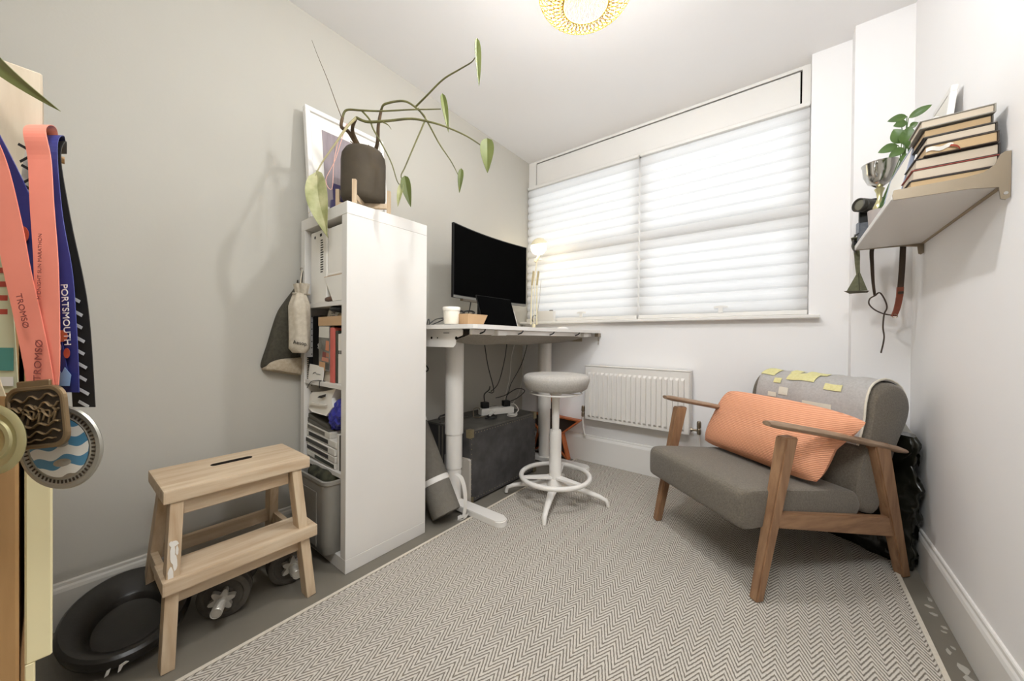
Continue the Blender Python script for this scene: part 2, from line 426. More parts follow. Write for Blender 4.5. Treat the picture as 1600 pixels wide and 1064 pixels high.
skirting('baseboard_right', M_trim, 0, (W, Y0, 0), (W, YP, 0), .166, .016, (-1, 0, 0))
skirting('baseboard_back', M_trim, 0, (.016, YA, 0), (XP, YA, 0), .207, .024, (0, -1, 0))
skirting('baseboard_pillar', M_trim, 0, (XP, YP, 0), (W-.016, YP, 0), .166, .014, (0, -1, 0))
# pale scuffs of paint where the right baseboard meets the floor
bm = B()
for k in range(9):
    y = 1.72-.05*k+random.uniform(-.02, .02); w_ = random.uniform(.006, .016); l_ = random.uniform(.008, .03); x = W-.02-random.uniform(.005, .03)
    prism(bm, [(x+w_*math.cos(a)*random.uniform(.5, 1), y+l_*math.sin(a)*random.uniform(.5, 1), .0002) for a in [2*PI*q/11 for q in range(11)]], (0, 0, 0), (0, 0, .0006))
struct('trim_1', bm, mat('dried paint smear', '#a9a49a', .7))
# window recess: sill, fixed header panel, frame with panes
bm = B(); box(bm, 0.0, XR+.045, 2.212, YA, SILL, SILL+.02, .004); box(bm, .001, XR-.001, YA-.002, 2.42, SILL, SILL+.02)
struct('trim_2', bm, M_trim)
struct('trim_3', box(B(), .001, XR-.001, 2.352, 2.42, 2.262, H-.001), M_dark)   # dark backing behind the header panel
bm = B(); box(bm, .083, 1.862, 2.337, 2.3515, 2.266, 2.446, .0015)
struct('trim_4', bm, M_trim)                                                                      # header panel
bm = B(); box(bm, .001, .075, 2.337, 2.3515, 2.25, H-.001); box(bm, 1.8705, XR-.001, 2.337, 2.3515, 2.25, H-.001); box(bm, .075, 1.8705, 2.337, 2.3515, 2.455, H-.001)
box(bm, .075, 1.8705, 2.330, 2.3515, 2.247, 2.2625)
struct('trim_5', bm, M_trim)
win = thing('window_1', 'white framed double sash window behind the pleated blinds above the sill', 'window', (.95, 2.42, SILL+.02)); win['kind'] = 'structure'
def winbar(x0, x1, z0, z1, nm): obj(nm, box(B(), x0, x1, 2.385, 2.445, z0, z1, .005), M_upvc, win)
z0, z1 = SILL+.02, 2.262
winbar(.001, .055, z0, z1, 'side_frame'); winbar(XR-.055, XR-.001, z0, z1, 'side_frame'); winbar(.94, 1.02, z0, z1, 'mullion')
winbar(.055, .94, z0, z0+.05, 'bottom_frame'); winbar(1.02, XR-.055, z0, z0+.05, 'bottom_frame')
winbar(.055, .94, z1-.05, z1, 'top_frame'); winbar(1.02, XR-.055, z1-.05, z1, 'top_frame')
winbar(.055, .94, 1.60, 1.695, 'transom'); winbar(1.02, XR-.055, 1.60, 1.695, 'transom')
for xa, xb in ((.055, .94), (1.02, XR-.055)):
    for za, zb in ((z0+.05, 1.60), (1.695, z1-.05)):
        obj('pane', box(B(), xa+.0, xb-.0, 2.412, 2.416, za, zb), M_glass, win)
def blind(x0, x1, label):
    t = thing('pleated_blind', label, 'blind', ((x0+x1)/2, 2.31, SILL+.03), 0, 'pleated blinds over the window')
    zb, zt = 1.105, 2.225; npl = 17; nv = 6
    pts = []
    for i in range(npl):
        for k in range(nv):
            s = k/nv; pts.append((2.325-.017*math.sin(PI*s)**.7, zb+(zt-zb)*(i+s)/npl))
    pts.append((2.325, zt))
    bm = B(); A = [bm.verts.new((x0, y, z)) for y, z in pts]; Q = [bm.verts.new((x1, y, z)) for y, z in pts]
    for i in range(len(pts)-1): bm.faces.new((A[i], A[i+1], Q[i+1], Q[i]))
    o = obj('pleated_fabric', bm, M_blind, t)
    obj('head_rail', box(B(), x0, x1, 2.300, 2.329, 2.225, 2.246, .003), M_trim, t)
    obj('bottom_rail', box(B(), x0, x1, 2.298, 2.330, 1.080, 1.105, .003), M_trim, t)
    bm = B(); xm = x0+(x1-x0)*.55; sheet(bm, lambda u, v: Vector((xm+(u-.5)*.075, 2.2975-.008*math.sin(PI*u), 1.137+v*.012-.004*(2*u-1)**2)), 10, 2, .002)
    box(bm, xm-.012, xm+.012, 2.292, 2.299, 1.105, 1.137)
    obj('pull_tab', bm, M_trim, t)
    return t
blind(.012, .972, 'left pleated white blind covering the narrower window half behind the desk lamp')
blind(.984, XR-.004, 'right pleated white blind covering the wider window half beside the pillar')
# ------------------------------------------------------------------ rug
rug = obj('area_rug', B(), M_rug)
bm = B()
rx0, rx1, ry0, ry1 = .54, 2.182, -.30, 2.236
def rug_fn(u, v):
    x = rx0+(rx1-rx0)*u; y = ry0+(ry1-ry0)*v
    if v > .85 and u > .35: y -= .26*((u-.35)/.65)**2.2*((v-.85)/.15)
    return Vector((x, y, .010))
sheet(bm, rug_fn, 40, 60); bm.normal_update()
bmesh.ops.solidify(bm, geom=list(bm.faces), thickness=.009)
bmesh.ops.recalc_face_normals(bm, faces=bm.faces)
bm.to_mesh(rug.data); bm.free()
tag(rug, 'large grey and cream chevron woven rug covering most of the floor', 'rug')
border = mat('cream rug binding', '#cfc6b7', .95, var=.05, vscale=90, bump=.3, bscale=300)
bm = B(); ribbon(bm, [(rx0+.004, ry0, .0115), (rx0+.004, 1.0, .0115), (rx0+.004, ry1, .0115)], .013, (1, 0, 0), .0015)
obj('bound_edge', bm, border, rug)
bm = B(); ribbon(bm, [(rx1-.004, ry0, .0115), (rx1-.004, .9, .0115), (rx1-.004, 1.93, .0115)], .013, (1, 0, 0), .0015)
obj('bound_edge', bm, border, rug)
# ------------------------------------------------------------------ radiator
t = thing('panel_radiator', 'white fluted panel radiator on the wall under the window', 'radiator', (.99, 2.2, .34))
rx0_, rx1_, rz0, rz1 = .642, 1.346, .345, .742
bm = B(); yf = 2.166
box(bm, rx0_, rx1_, yf, yf+.018, rz0, rz1-.006, .004)
npz = 20
for i in range(npz):
    xc = rx0_+.038+(rx1_-rx0_-.076)*i/(npz-1); hw = .0105
    za, zb = rz0+.028, rz1-.055
    A = [(xc-hw, yf+.001, za-.008), (xc+hw, yf+.001, za-.008), (xc+hw, yf+.001, zb+.008), (xc-hw, yf+.001, zb+.008)]
    Q = [(xc-hw*.62, yf-.015, za+.008), (xc+hw*.62, yf-.015, za+.008), (xc+hw*.62, yf-.015, zb-.008), (xc-hw*.62, yf-.015, zb-.008)]
    va = [bm.verts.new(p) for p in A]; vq = [bm.verts.new(p) for p in Q]
    bm.faces.new(vq)
    for k in range(4): bm.faces.new((va[k], va[(k+1) % 4], vq[(k+1) % 4], vq[k]))
obj('fluted_panel', bm, M_whitemet, t)
bm = B(); box(bm, rx0_-.002, rx1_+.002, yf-.004, 2.246, rz1-.006, rz1, .002)
obj('top_grille', bm, M_whitemet, t)
for x in (rx0_-.002, rx1_-.002):
    obj('side_cover', box(B(), x, x+.004, yf+.018, 2.246, rz0+.012, rz1-.006, .001), M_whitemet, t)
for i, x in enumerate((rx0_-.032, rx1_+.048)):
    bm = B(); lathe(bm, [(0, .06), (.009, .058), (.0125, .05), (.0125, .02), (.009, .012), (.012, .006), (.012, -.018), (.009, -.024), (.0, -.024)], (x, 2.205, rz0+.03), 14)
    xx = rx0_ if i == 0 else rx1_
    cyl(bm, (x, 2.205, rz0+.03), (xx, 2.205, rz0+.03), .007); cyl(bm, (xx+(-.012 if i == 0 else .012), 2.205, rz0+.03), (xx+(-.002 if i == 0 else .002), 2.205, rz0+.03), .012, seg=6)
    obj('valve', bm, M_brass if False else M_steel, t, True, 'chrome radiator valve')
    bm = B(); tube(bm, [(x, 2.205, rz0+.006), (x, 2.205, rz0-.05), (x+.006, 2.215, .225), (x+.01, 2.225, .2075)], .0065, 8, 4); obj('pipe', bm, M_trim, t, True)
# ------------------------------------------------------------------ tall bookcase
bx0, bx1, by0, by1 = .037, .457, .466, .856
t = thing('bookcase', 'tall narrow white bookcase with four open shelves against the left wall', 'bookcase', (.247, .66, 0))
obj('top_panel', box(B(), bx0, bx1, by0, by1, 1.42, 1.47, .002), M_white, t)
sp = obj('side_panel', box(B(), bx1-.04, bx1, by0, by1, .055, 1.42, .0015), M_white, t)
sp2 = obj('side_panel', box(B(), bx0, bx0+.04, by0, by1, .055, 1.42, .0015), M_white, t)
obj('plinth', box(B(), bx0, bx1, by0, by1, 0, .055, .0015), M_white, t)
obj('back_panel', box(B(), bx0+.04, bx1-.04, by1-.008, by1-.002, .055, 1.42), M_white, t)
for z in (1.083, .742, .385):
    obj('shelf', box(B(), bx0+.04, bx1-.04, by0+.003, by1-.008, z-.019, z, .001), M_white, t)
bm = B()
for k in range(34):
    z = .42+k*.029
    if min(abs(z-q) for q in (1.075, .735, .378)) > .02: cyl(bm, (bx0+.0402, by0+.032, z), (bx0+.0408, by0+.032, z), .0026, seg=8)
o = obj('pin_holes', bm, M_dark, t); o['kind'] = 'stuff'
# ------------------------------------------------------------------ contents of the bookcase
def onshelf(name, label, cat, group=None, loc=(0, 0, 0)): return thing(name, label, cat, loc, 0, group)
# top compartment
t = onshelf('box_file', 'tall white box file with a printed spine on the top bookcase shelf', 'box file', None, (.19, .6, 1.083))
obj('case', box(B(), .118, .268, .476, .76, 1.0832, 1.400, .003), M_paper, t)
bm = B()
for k in range(14): box(bm, .212, .240-random.uniform(0, .01), .4752, .476, 1.215+k*.0105, 1.220+k*.0105)
box(bm, .205, .224, .4752, .476, 1.372, 1.384); lathe(bm, [(0, -.0008), (.007, -.0008), (.007, .0), (0, 0)], (.158, .4756, 1.375), 14, Matrix.Rotation(PI/2, 4, 'X'))
o = obj('spine_print', bm, M_ink, t)
t = onshelf('storage_box', 'plain white box standing on the box at right of the top shelf', 'box', None, (.34, .6, 1.19))
obj('carton', box(B(), .276, .412, .478, .74, 1.1905, 1.395, .006, seg=2), M_paper, t)
obj('lid_edge', box(B(), .274, .414, .476, .742, 1.1905, 1.204, .004), M_paper, t)
t = onshelf('folded_paper', 'white sheets folded to a point under the plain white box', 'paper', None, (.34, .6, 1.084))
bm = B(); prism(bm, [(.335, .47, 1.0842), (.412, .47, 1.0842), (.412, .47, 1.188), (.262, .47, 1.188)], (0, 0, 0), (0, .2, 0))
obj('sheets', bm, M_paper, t)
bm = B(); prism(bm, [(.258, .4695, 1.1885), (.412, .4695, 1.1885), (.412, .4695, 1.190), (.256, .4695, 1.190)], (0, 0, 0), (0, .21, 0)); obj('fold', bm, M_cork, t)
o = tag(obj('coin_purse', superellipse_pillow(B(), 0, 0, 0, .085, .026, .05, basis((1, 0, .05), (0, 1, 0), (0, 0, 1), (.282, .496, 1.0965)), 10, 6), mat('dull red brown leather', '#6d5345', .6, color2='#54413a', vscale=30), smooth=True), 'small crumpled red brown purse at the front of the top bookcase shelf', 'purse'); recentre(o)
# second compartment
t = onshelf('hardback_book', 'thick black hardback standing at the left of the second bookcase shelf', 'book', 'books upright on the second shelf', (.15, .56, .742))
obj('cover', box(B(), .112, .182, .486, .68, .7422, 1.030, .004), M_black, t)
text('S', .030, basis((1, 0, 0), (0, 0, 1), (0, -1, 0), (.172, .4856, .893)), M_inkw, t)
t = onshelf('magazine', 'glossy magazine with an orange and grey picture cover beside the black hardback', 'magazine', 'books upright on the second shelf', (.24, .5, .742))
cov = obj('cover', box(B(), .192, .290, .478, .488, .7885, .982, .001), mat('grey cover stock', '#8c8a83', .45, color2='#5a5852', vscale=20), t)
for x0_, x1_, za, zb, c in ((.194, .29, .930, .981, '#d9d6cc'), (.258, .289, .875, .920, '#c9805e'), (.262, .289, .848, .868, '#b37a5e'), (.222, .285, .828, .848, '#c98a74'), (.198, .255, .790, .828, '#d0a077'), (.228, .262, .846, .872, '#8d4b45'), (.255, .288, .795, .825, '#4e4c49')):
    bm = B(); prism(bm, [(x0_, .4776, za+.004), (x1_, .4776, za), (x1_, .4776, zb-.003), (x0_+.004, .4776, zb)], (0, 0, 0), (0, -.0004, 0)); obj('picture', bm, mat('print '+c, c, .5), t)
obj('pages', box(B(), .194, .288, .488, .50, .7422, .980), M_page2, t)
t = onshelf('hardback_book', 'coral red hardback spine on the second bookcase shelf', 'book', 'books upright on the second shelf', (.31, .56, .742))
obj('cover', box(B(), .292, .324, .480, .68, .7422, .975, .004, seg=2), mat('coral book cloth', '#d0685c', .6, var=.04, vscale=30), t)
t = onshelf('hardback_book', 'thin dark green book right of the coral red spine', 'book', 'books upright on the second shelf', (.335, .56, .742))
obj('cover', box(B(), .326, .346, .486, .68, .7422, .962, .002), mat('dark green book cloth', '#3d4136', .6), t)
for x0_, x1_, tl, lab in ((.349, .366, .005, 'leftmost of the three white folders right of the dark green book'), (.3665, .384, .004, 'middle one of the three white folders right of the dark green book'), (.3845, .412, 0, 'rightmost thicker white folder against the bookcase side panel')):
    t = onshelf('document_folder', lab, 'folder', 'white folders on the second shelf', ((x0_+x1_)/2, .56, .742))
    obj('cover', box(B(), x0_, x1_, .482+tl, .70, .7422, .958-tl*2, .0015), M_paper, t)
    obj('label_mark', box(B(), x0_+.004, x1_-.004, .4814+tl, .482+tl, .865, .880), M_ink, t)
t = onshelf('cardboard_tray', 'shallow kraft cardboard tray lying on top of the upright books', 'tray', None, (.3, .56, .983))
bm = B(); box(bm, .188, .412, .478, .70, .9835, .987)
box(bm, .188, .412, .478, .482, .987, 1.022); box(bm, .188, .412, .696, .70, .987, 1.022); box(bm, .188, .192, .482, .696, .987, 1.022); box(bm, .408, .412, .482, .696, .987, 1.022)
obj('tray_body', bm, M_cork, t)
t = onshelf('booklet', 'white booklet with bold black capitals in the cardboard tray', 'booklet', None, (.25, .52, .988))
bm = B(); prism(bm, [(.205, .50, .9885), (.300, .505, .9885), (.300, .52, 1.048), (.205, .515, 1.054)], (0, 0, 0), (0, .004, 0)); c_ = obj('cover', bm, M_paper, t)
text('THE\nLAB', .02, basis((1, 0.04, 0), (0, .25, .97), (0, -1, .25), (.258, .5075, 1.032)), M_ink, t)
t = onshelf('sunglasses_pouch', 'black and beige soft pouch at the right end of the cardboard tray', 'pouch', None, (.35, .56, .988))
bm = B(); superellipse_pillow(bm, 0, 0, 0, .10, .062, .1, basis((1, 0, .12), (0, 1, 0), (-.12, 0, 1), (.352, .54, 1.020)), 12, 8); obj('pouch_body', bm, mat('beige suede', '#a5957b', .9), t, True)
bm = B(); superellipse_pillow(bm, 0, 0, 0, .085, .026, .06, basis((1, 0, -.12), (0, 1, 0), (.12, 0, 1), (.338, .495, 1.050)), 12, 8); obj('flap', bm, M_black, t, True)
t = onshelf('white_card', 'small white card with a black scribbled motif leaning on the black hardback', 'card', None, (.17, .47, .742))
bm = B(); prism(bm, [(.105, .4705, .7422), (.245, .4705, .7422), (.243, .4775, .806), (.105, .4775, .812)], (0, 0, 0), (0, .003, 0)); obj('card_board', bm, M_paper, t)
bm = B(); tube(bm, [(.150, .4715, .770), (.165, .472, .778), (.158, .472, .772), (.175, .4722, .779), (.182, .472, .773), (.2, .472, .772), (.222, .472, .772)], .0009, 5, 4); obj('scribble', bm, M_ink, t)
t = onshelf('notebook', 'narrow notebook with a black and cream checked spine at left of the second shelf', 'notebook', None, (.09, .48, .742))
bm = B(); box(bm, .080, .098, .476, .60, .7422, .842, .001); c_ = obj('cover', bm, M_black, t)
bm = B()
for k in range(11):
    for q in range(2): box(bm, .0815+q*.008+(.0035 if k % 2 else 0), .0855+q*.008+(.0035 if k % 2 else 0), .4754, .476, .747+k*.0086, .7515+k*.0086)
o = obj('checks', bm, M_page2, t); o['kind'] = 'stuff'
t = onshelf('dangling_cable', 'thin dark cord hanging over the edge of the second bookcase shelf', 'cord', None, (.2, .468, .742))
bm = B(); tube(bm, [(.26, .475, .7455), (.2, .466, .7455), (.15, .464, .735), (.115, .463, .705)], .0016, 6, 5); tube(bm, [(.235, .476, .7455), (.232, .465, .742), (.235, .463, .715)], .0016, 6, 5)
obj('cord', bm, M_cord, t)
# third compartment
t = onshelf('gift_bag', 'crumpled white paper carrier bag with a slot handle on the third bookcase shelf', 'bag', None, (.2, .56, .58))
bm = B(); prism(bm, [(.085, .482, .606), (.135, .475, .598), (.27, .476, .598), (.315, .482, .640), (.30, .484, .676), (.325, .49, .718), (.215, .486, .695), (.125, .482, .684), (.088, .485, .668)], (0, 0, 0), (.01, .16, .0))
obj('bag_body', bm, M_paper, t)
bm = B(); prism(bm, [(.188, .4772, .668), (.205, .4776, .677), (.262, .4785, .690), (.258, .478, .679), (.225, .477, .669)], (0, 0, 0), (0, -.002, 0)); obj('handle_slot', bm, M_ink, t)
bm = B(); prism(bm, [(.10, .472, .628), (.275, .47, .640), (.283, .469, .648), (.12, .471, .640)], (0, 0, 0), (0, .006, 0)); obj('crease', bm, M_paper, t)
o = obj('plastic_bag', superellipse_pillow(B(), 0, 0, 0, .215, .15, .13, basis((1, 0, .45), (0, 1, 0), (-.5, .1, 1), (.318, .548, .612)), 18, 14, .25), M_blue, smooth=True)
for v in o.data.vertices:
    v.co += Vector((random.uniform(-1, 1), random.uniform(-1, 1), random.uniform(-1, 1)))*.0055
    v.co.x = min(v.co.x, .4145)
for p in o.data.polygons: p.use_smooth = False
tag(o, 'crumpled royal blue plastic bag stuffed at the right of the third bookcase shelf', 'bag'); recentre(o)
pile = [(.060, .27, .575, .018, '#4a463e', 'dark folded cloth topmost of the slanted pile under the white bag', .03), (.048, .285, .555, .02, '#55514a', 'second from top of the slanted pile, dark grey folder', .02), (.052, .30, .528, .026, '#cfcac0', 'third from top of the slanted pile, pale grey case', .01),
        (.075, .355, .498, .028, '#d8d4cc', 'fourth from top of the slanted pile, white case with a black window', .01), (.070, .350, .467, .028, '#dcd8d0', 'fifth from top of the slanted pile, white case with a broad black label', 0), (.090, .352, .437, .026, '#d6d1c8', 'second from bottom of the slanted pile, white case with a purple black label', 0), (.090, .350, .410, .024, '#d9d5cc', 'bottom case of the slanted pile, white with a dark green label', 0)]
for i, (xa, xb, zc, hh, c, lab, yo) in enumerate(pile):
    t = onshelf('game_case' if i > 1 else 'folder', lab, 'case' if i > 1 else 'folder', 'slanted pile on the third shelf', ((xa+xb)/2, .56, .386))
    sl = -.012 if i > 1 else -.03
    def pp(x, z): return (x, .474+yo*.3, zc+z+sl*((x-xa)/(xb-xa)))
    xa = max(xa, .0785)
    bm = B(); prism(bm, [pp(xa, -hh/2), pp(xb, -hh/2), pp(xb, hh/2), pp(xa, hh/2)], (0, 0, 0), (0, .19, 0))
    bmesh.ops.bevel(bm, geom=list(bm.edges), offset=.002, affect='EDGES')
    obj('case_body', bm, mat('case '+c, c, .5), t)
    if i > 1:
        lc = ['#6b655c', '#1f1d1b', '#3a3833', '#2b2429', '#32362c'][i-2]; fr = [(.05, .8), (.08, .75), (.0, .78), (.0, .78), (.3, .98)][i-2]
        xl, xr = xa+(xb-xa)*fr[0], xa+(xb-xa)*fr[1]
        def pq(x, z): q = pp(x, z); return (q[0], q[1]-.0003, q[2])
        bm = B(); prism(bm, [pq(xl, -hh*.32), pq(xr, -hh*.32), pq(xr, hh*.3), pq(xl, hh*.3)], (0, 0, 0), (0, -.0004, 0)); obj('label_strip', bm, mat('label '+lc, lc, .5), t)
for k, (xx, c, lab) in enumerate(((.360, '#ddd8cf', 'slim white folder standing right of the slanted pile'), (.3725, '#4b463f', 'slim dark folder between the two white ones right of the slanted pile'), (.383, '#d8d2c8', 'broad white folder against the side panel right of the slanted pile'))):
    t = onshelf('document_folder', lab, 'folder', 'folders on the third shelf', (xx, .56, .386))
    obj('cover', box(B(), xx, xx+(.011 if k < 2 else .03), .479+.003*k, .68, .3855, .535-.004*k, .001), mat('folder '+c, c, .6), t)
# bin in the bottom compartment
t = thing('waste_bin', 'grey plastic bin stuffed with dark cloth in the bottom of the bookcase', 'bin', (.255, .53, .0555))
def rrect(cx, cy, wx, wy, r, z, n=6):
    out = []
    for qx, qy, a0 in ((1, 1, 0), (-1, 1, PI/2), (-1, -1, PI), (1, -1, 1.5*PI)):
        for k in range(n+1):
            a = a0+PI/2*k/n; out.append(Vector((cx+qx*(wx-r)+r*math.cos(a), cy+qy*(wy-r)+r*math.sin(a), z)))
    return out
def loft(bm, rings, cap0=True, cap1=False):
    V = [[bm.verts.new(p) for p in R] for R in rings]; n = len(V[0])
    for A, Q in zip(V, V[1:]):
        for k in range(n): bm.faces.new((A[k], A[(k+1) % n], Q[(k+1) % n], Q[k]))
    if cap0: bm.faces.new(V[0][::-1])
    if cap1: bm.faces.new(V[-1])
    return bm
bm = B()
loft(bm, [rrect(.25, .555, .125, .125, .03, .0557), rrect(.25, .555, .14, .14, .032, .12), rrect(.25, .555, .154, .142, .035, .345), rrect(.25, .555, .160, .146, .035, .349), rrect(.25, .555, .160, .146, .035, .362), rrect(.25, .555, .152, .139, .032, .364), rrect(.25, .555, .149, .136, .03, .34), rrect(.25, .555, .12, .12, .028, .062)], True, True)
obj('bin_body', bm, M_bin, t, True)
bm = B(); box(bm, .17, .33, .4105, .4135, .09, .31, .001); M_binpanel = M_bin
obj('front_ridge', bm, M_bin, t)
o = obj('dark_cloth', superellipse_pillow(B(), 0, 0, 0, .27, .10, .24, basis((1, 0, .03), (0, 1, 0), (0, 0, 1), (.245, .555, .338)), 18, 12, .1), M_camo, smooth=True)
for v in o.data.vertices: v.co += Vector((0, 0, 1))*.012*math.sin(v.co.x*60)*math.cos(v.co.y*50)
tag(o, 'dark olive camouflage cloth bundled in the grey bin', 'cloth'); recentre(o)
# ------------------------------------------------------------------ bags hanging from the bookcase corner
t = thing('tote_bag', 'dark olive tote bag with a beige base hanging from the bookcase corner', 'bag', (.03, .4, .76))
outl = [(.462, 1.20), (.452, 1.165), (.405, 1.09), (.375, 1.03), (.340, .90), (.318, .82), (.322, .795), (.345, .80), (.45, .83), (.462, .83)]
def tote_pt(y, z, k=0.): return Vector((.020+.030*math.sin(max(0, min(1, (1.2-z)/.42))*PI*.8)*(1-abs(y-.41)/.3)+k, y, z))
def blob(bm, ol, x_in, x_out, n=1):
    """cushioned body over an outline in the y-z plane"""
    cy = sum(p[0] for p in ol)/len(ol); cz = sum(p[1] for p in ol)/len(ol)
    P = [(p.y, p.z) for p in smooth_path([(0, a, b) for a, b in ol+[ol[0]]], 4)[:-1]]
    rings = []
    for s, x in ((1., x_in), (1., x_in+(x_out-x_in)*.35), (.92, x_in+(x_out-x_in)*.75), (.7, x_in+(x_out-x_in)*.95), (.35, x_out)):
        rings.append([Vector((x, cy+(a-cy)*s, cz+(b-cz)*s)) for a, b in P])
    loft(bm, rings, True, True); return bm
obj('canvas_body', blob(B(), outl, .004, .050), M_tote, t, True)
obj('canvas_base', blob(B(), [(.320, .800), (.335, .822), (.37, .836), (.42, .84), (.462, .842), (.474, .835), (.476, .80), (.474, .765), (.468, .756), (.44, .760), (.40, .768), (.36, .780), (.325, .788)], .004, .058), M_totebase, t, True)
bm = B(); ribbon(bm, [(.045, .456, 1.150), (.052, .462, 1.20), (.056, .4635, 1.236)], .012, (0, 1, .4), .002); obj('strap', bm, M_tote, t)
bm = B(); ring(bm, (.058, .4625, 1.243), .008, .0015, (1, 0, .2), 16, 6); obj('carabiner', bm, M_steel, t)
t = thing('drawstring_pouch', 'cream cotton drawstring pouch with dark lettering hanging in front of the tote', 'pouch', (.08, .44, .86))
MP = lambda p: p
def pouch(u, v):
    a = u*2*PI; z = .865+.26*v
    wob = 1+.05*math.sin(7*a+3*v)*(.3+v)
    rx = (.060 if v < .75 else .060-.026*((v-.75)/.25)**1.2)*(1 if v > .06 else .75+.25*v/.06); ry = (.037 if v < .8 else .037-.016*(v-.8)/.2)*(1 if v > .06 else .6+.4*v/.06)
    d1 = Vector((.84, .0, 0)); c0 = Vector((.122, .427, z))
    return c0+Vector((math.cos(a)*rx*wob*.95, math.sin(a)*ry*wob+math.cos(a)*.002, 0))
bm = B(); sheet(bm, pouch, 48, 14); bmesh.ops.remove_doubles(bm, verts=bm.verts, dist=.0002); bmesh.ops.holes_fill(bm, edges=[e for e in bm.edges if e.is_boundary])
pb = obj('pouch_body', bm, M_pouch, t, True)
def frill(u, v):
    a = u*2*PI; r = 1+.16*math.sin(8*a)
    return Vector((.125+math.cos(a)*(.034+.012*v)*r, .434+math.sin(a)*(.017+.008*v)*r, 1.122+.045*v))
bm = B(); sheet(bm, frill, 48, 5); obj('gathered_top', bm, M_pouch, t, True)
bm = B(); ring(bm, (.125, .434, 1.124), .034, .003, (0, 0, 1), 30, 6, 1, .56); tube(bm, [(.098, .436, 1.122), (.085, .445, 1.17), (.064, .459, 1.236)], .003, 6, 5); tube(bm, [(.135, .430, 1.122), (.10, .440, 1.18), (.066, .460, 1.238)], .0025, 6, 5)
obj('drawstring', bm, M_pouch, t)
tx_ = text('Aesop.', .021, Matrix.Identity(4), M_ink, t)
for v in tx_.data.vertices:
    a = -.44+v.co.x/.0435
    v.co = Vector((.122+math.cos(a)*.0598, .427+math.sin(a)*.0385, .908+v.co.y*1.1-.16*v.co.x))+Vector((math.cos(a), math.sin(a), 0))*(.0012+v.co.z)
# ------------------------------------------------------------------ framed picture, plant and cup on top of the bookcase
ZT = 1.47
t = thing('picture_frame', 'white framed mauve picture leaning on the wall on top of the bookcase', 'picture', (.09, .675, ZT))
zx = Vector((-.068, 0, .53)).normalized(); xx = Vector((0, 1, 0)); nn = xx.cross(zx).normalized()
FM = basis(xx, zx, nn, (.102, .47, ZT+.001))          # local: x along the wall, y up the leaning frame, z out of the picture
fw_, fh_ = .40, .535
def fbox(x0, x1, y0, y1, z0_, z1_, bev=0): return box(B(), x0, x1, y0, y1, z0_, z1_, bev, FM)
for a in ((0, fw_, 0, .022), (0, fw_, fh_-.022, fh_), (0, .022, .022, fh_-.022), (fw_-.022, fw_, .022, fh_-.022)):
    obj('frame_bar', fbox(a[0], a[1], a[2], a[3], -.0, .028, .002), M_trim, t)
mt = obj('mount', fbox(.022, fw_-.022, .022, fh_-.022, .004, .016), M_paper, t)
art = obj('print', fbox(.075, fw_-.075, .075, fh_-.085, .016, .0172), mat('mauve print', '#9c9093', .8, color2='#8d8286', vscale=7, stretch=(1, 9, 1)), t)
obj('print_band', fbox(.11, .26, .078, .20, .0172, .0178), mat('deep purple print', '#3f365c', .7), t)
bm = B(); 
for q in (.13, .235): cyl(bm, FM @ Vector((q, .36, .0175)), FM @ Vector((q+.004, .415, .0175)), .0012, seg=6)
obj('print_line', bm, mat('thin grey print', '#7f757a', .8), t)
pc = Vector((.301, .622, 0))
t = thing('plant_pot_stand', 'four legged pale wooden stand carrying the dark pot on the bookcase', 'plant stand', (pc.x, pc.y, ZT))
dirs = [Vector((.74, .67, 0)), Vector((.67, -.74, 0)), Vector((-.74, -.67, 0)), Vector((-.67, .74, 0))]
for d in dirs:
    p = pc+d*.112; obj('leg', beam(B(), (p.x, p.y, ZT), (p.x, p.y, 1.598), .016, .016, tuple(d), .0015), M_birchx, t)
for a, b_ in ((0, 2), (1, 3)):
    p, q = pc+dirs[a]*.104, pc+dirs[b_]*.104; zc = 1.528+(.0 if a == 0 else .0001)
    obj('crossbar', beam(B(), (p.x, p.y, zc), (q.x, q.y, zc), .016, .022, (0, 0, 1), .0015), M_birch, t)
t = thing('potted_philodendron', 'sprawling leafy vine in a dark clay pot on the wooden plant stand', 'plant', (pc.x, pc.y, 1.54))
bm = B(); lathe(bm, [(0, 1.5395), (.080, 1.5395), (.090, 1.548), (.094, 1.565), (.094, 1.72), (.091, 1.745), (.078, 1.768), (.070, 1.771), (.066, 1.768), (.064, 1.752), (0, 1.752)], (pc.x, pc.y, 0), 40)
obj('pot', bm, M_clay, t, True)
bm = B(); sheet(bm, lambda u, v: Vector((pc.x+(.063*u)*math.cos(2*PI*v), pc.y+(.063*u)*math.sin(2*PI*v), 1.758+.012*(1-u)+random.uniform(-.003, .003))), 6, 24); obj('soil', bm, M_soil, t)
bm = B()
for k in range(16):
    a = random.uniform(0, 2*PI); r = random.uniform(.01, .055); p = Vector((pc.x+r*math.cos(a), pc.y+r*math.sin(a), 1.762)); q = p+Vector((math.cos(a)*.03, math.sin(a)*.03, random.uniform(.0, .018)))
    tube(bm, [p, (p+q)/2+Vector((0, 0, .006)), q], .002, 5, 3)
o = obj('dry_roots', bm, M_bark, t); o['kind'] = 'stuff'
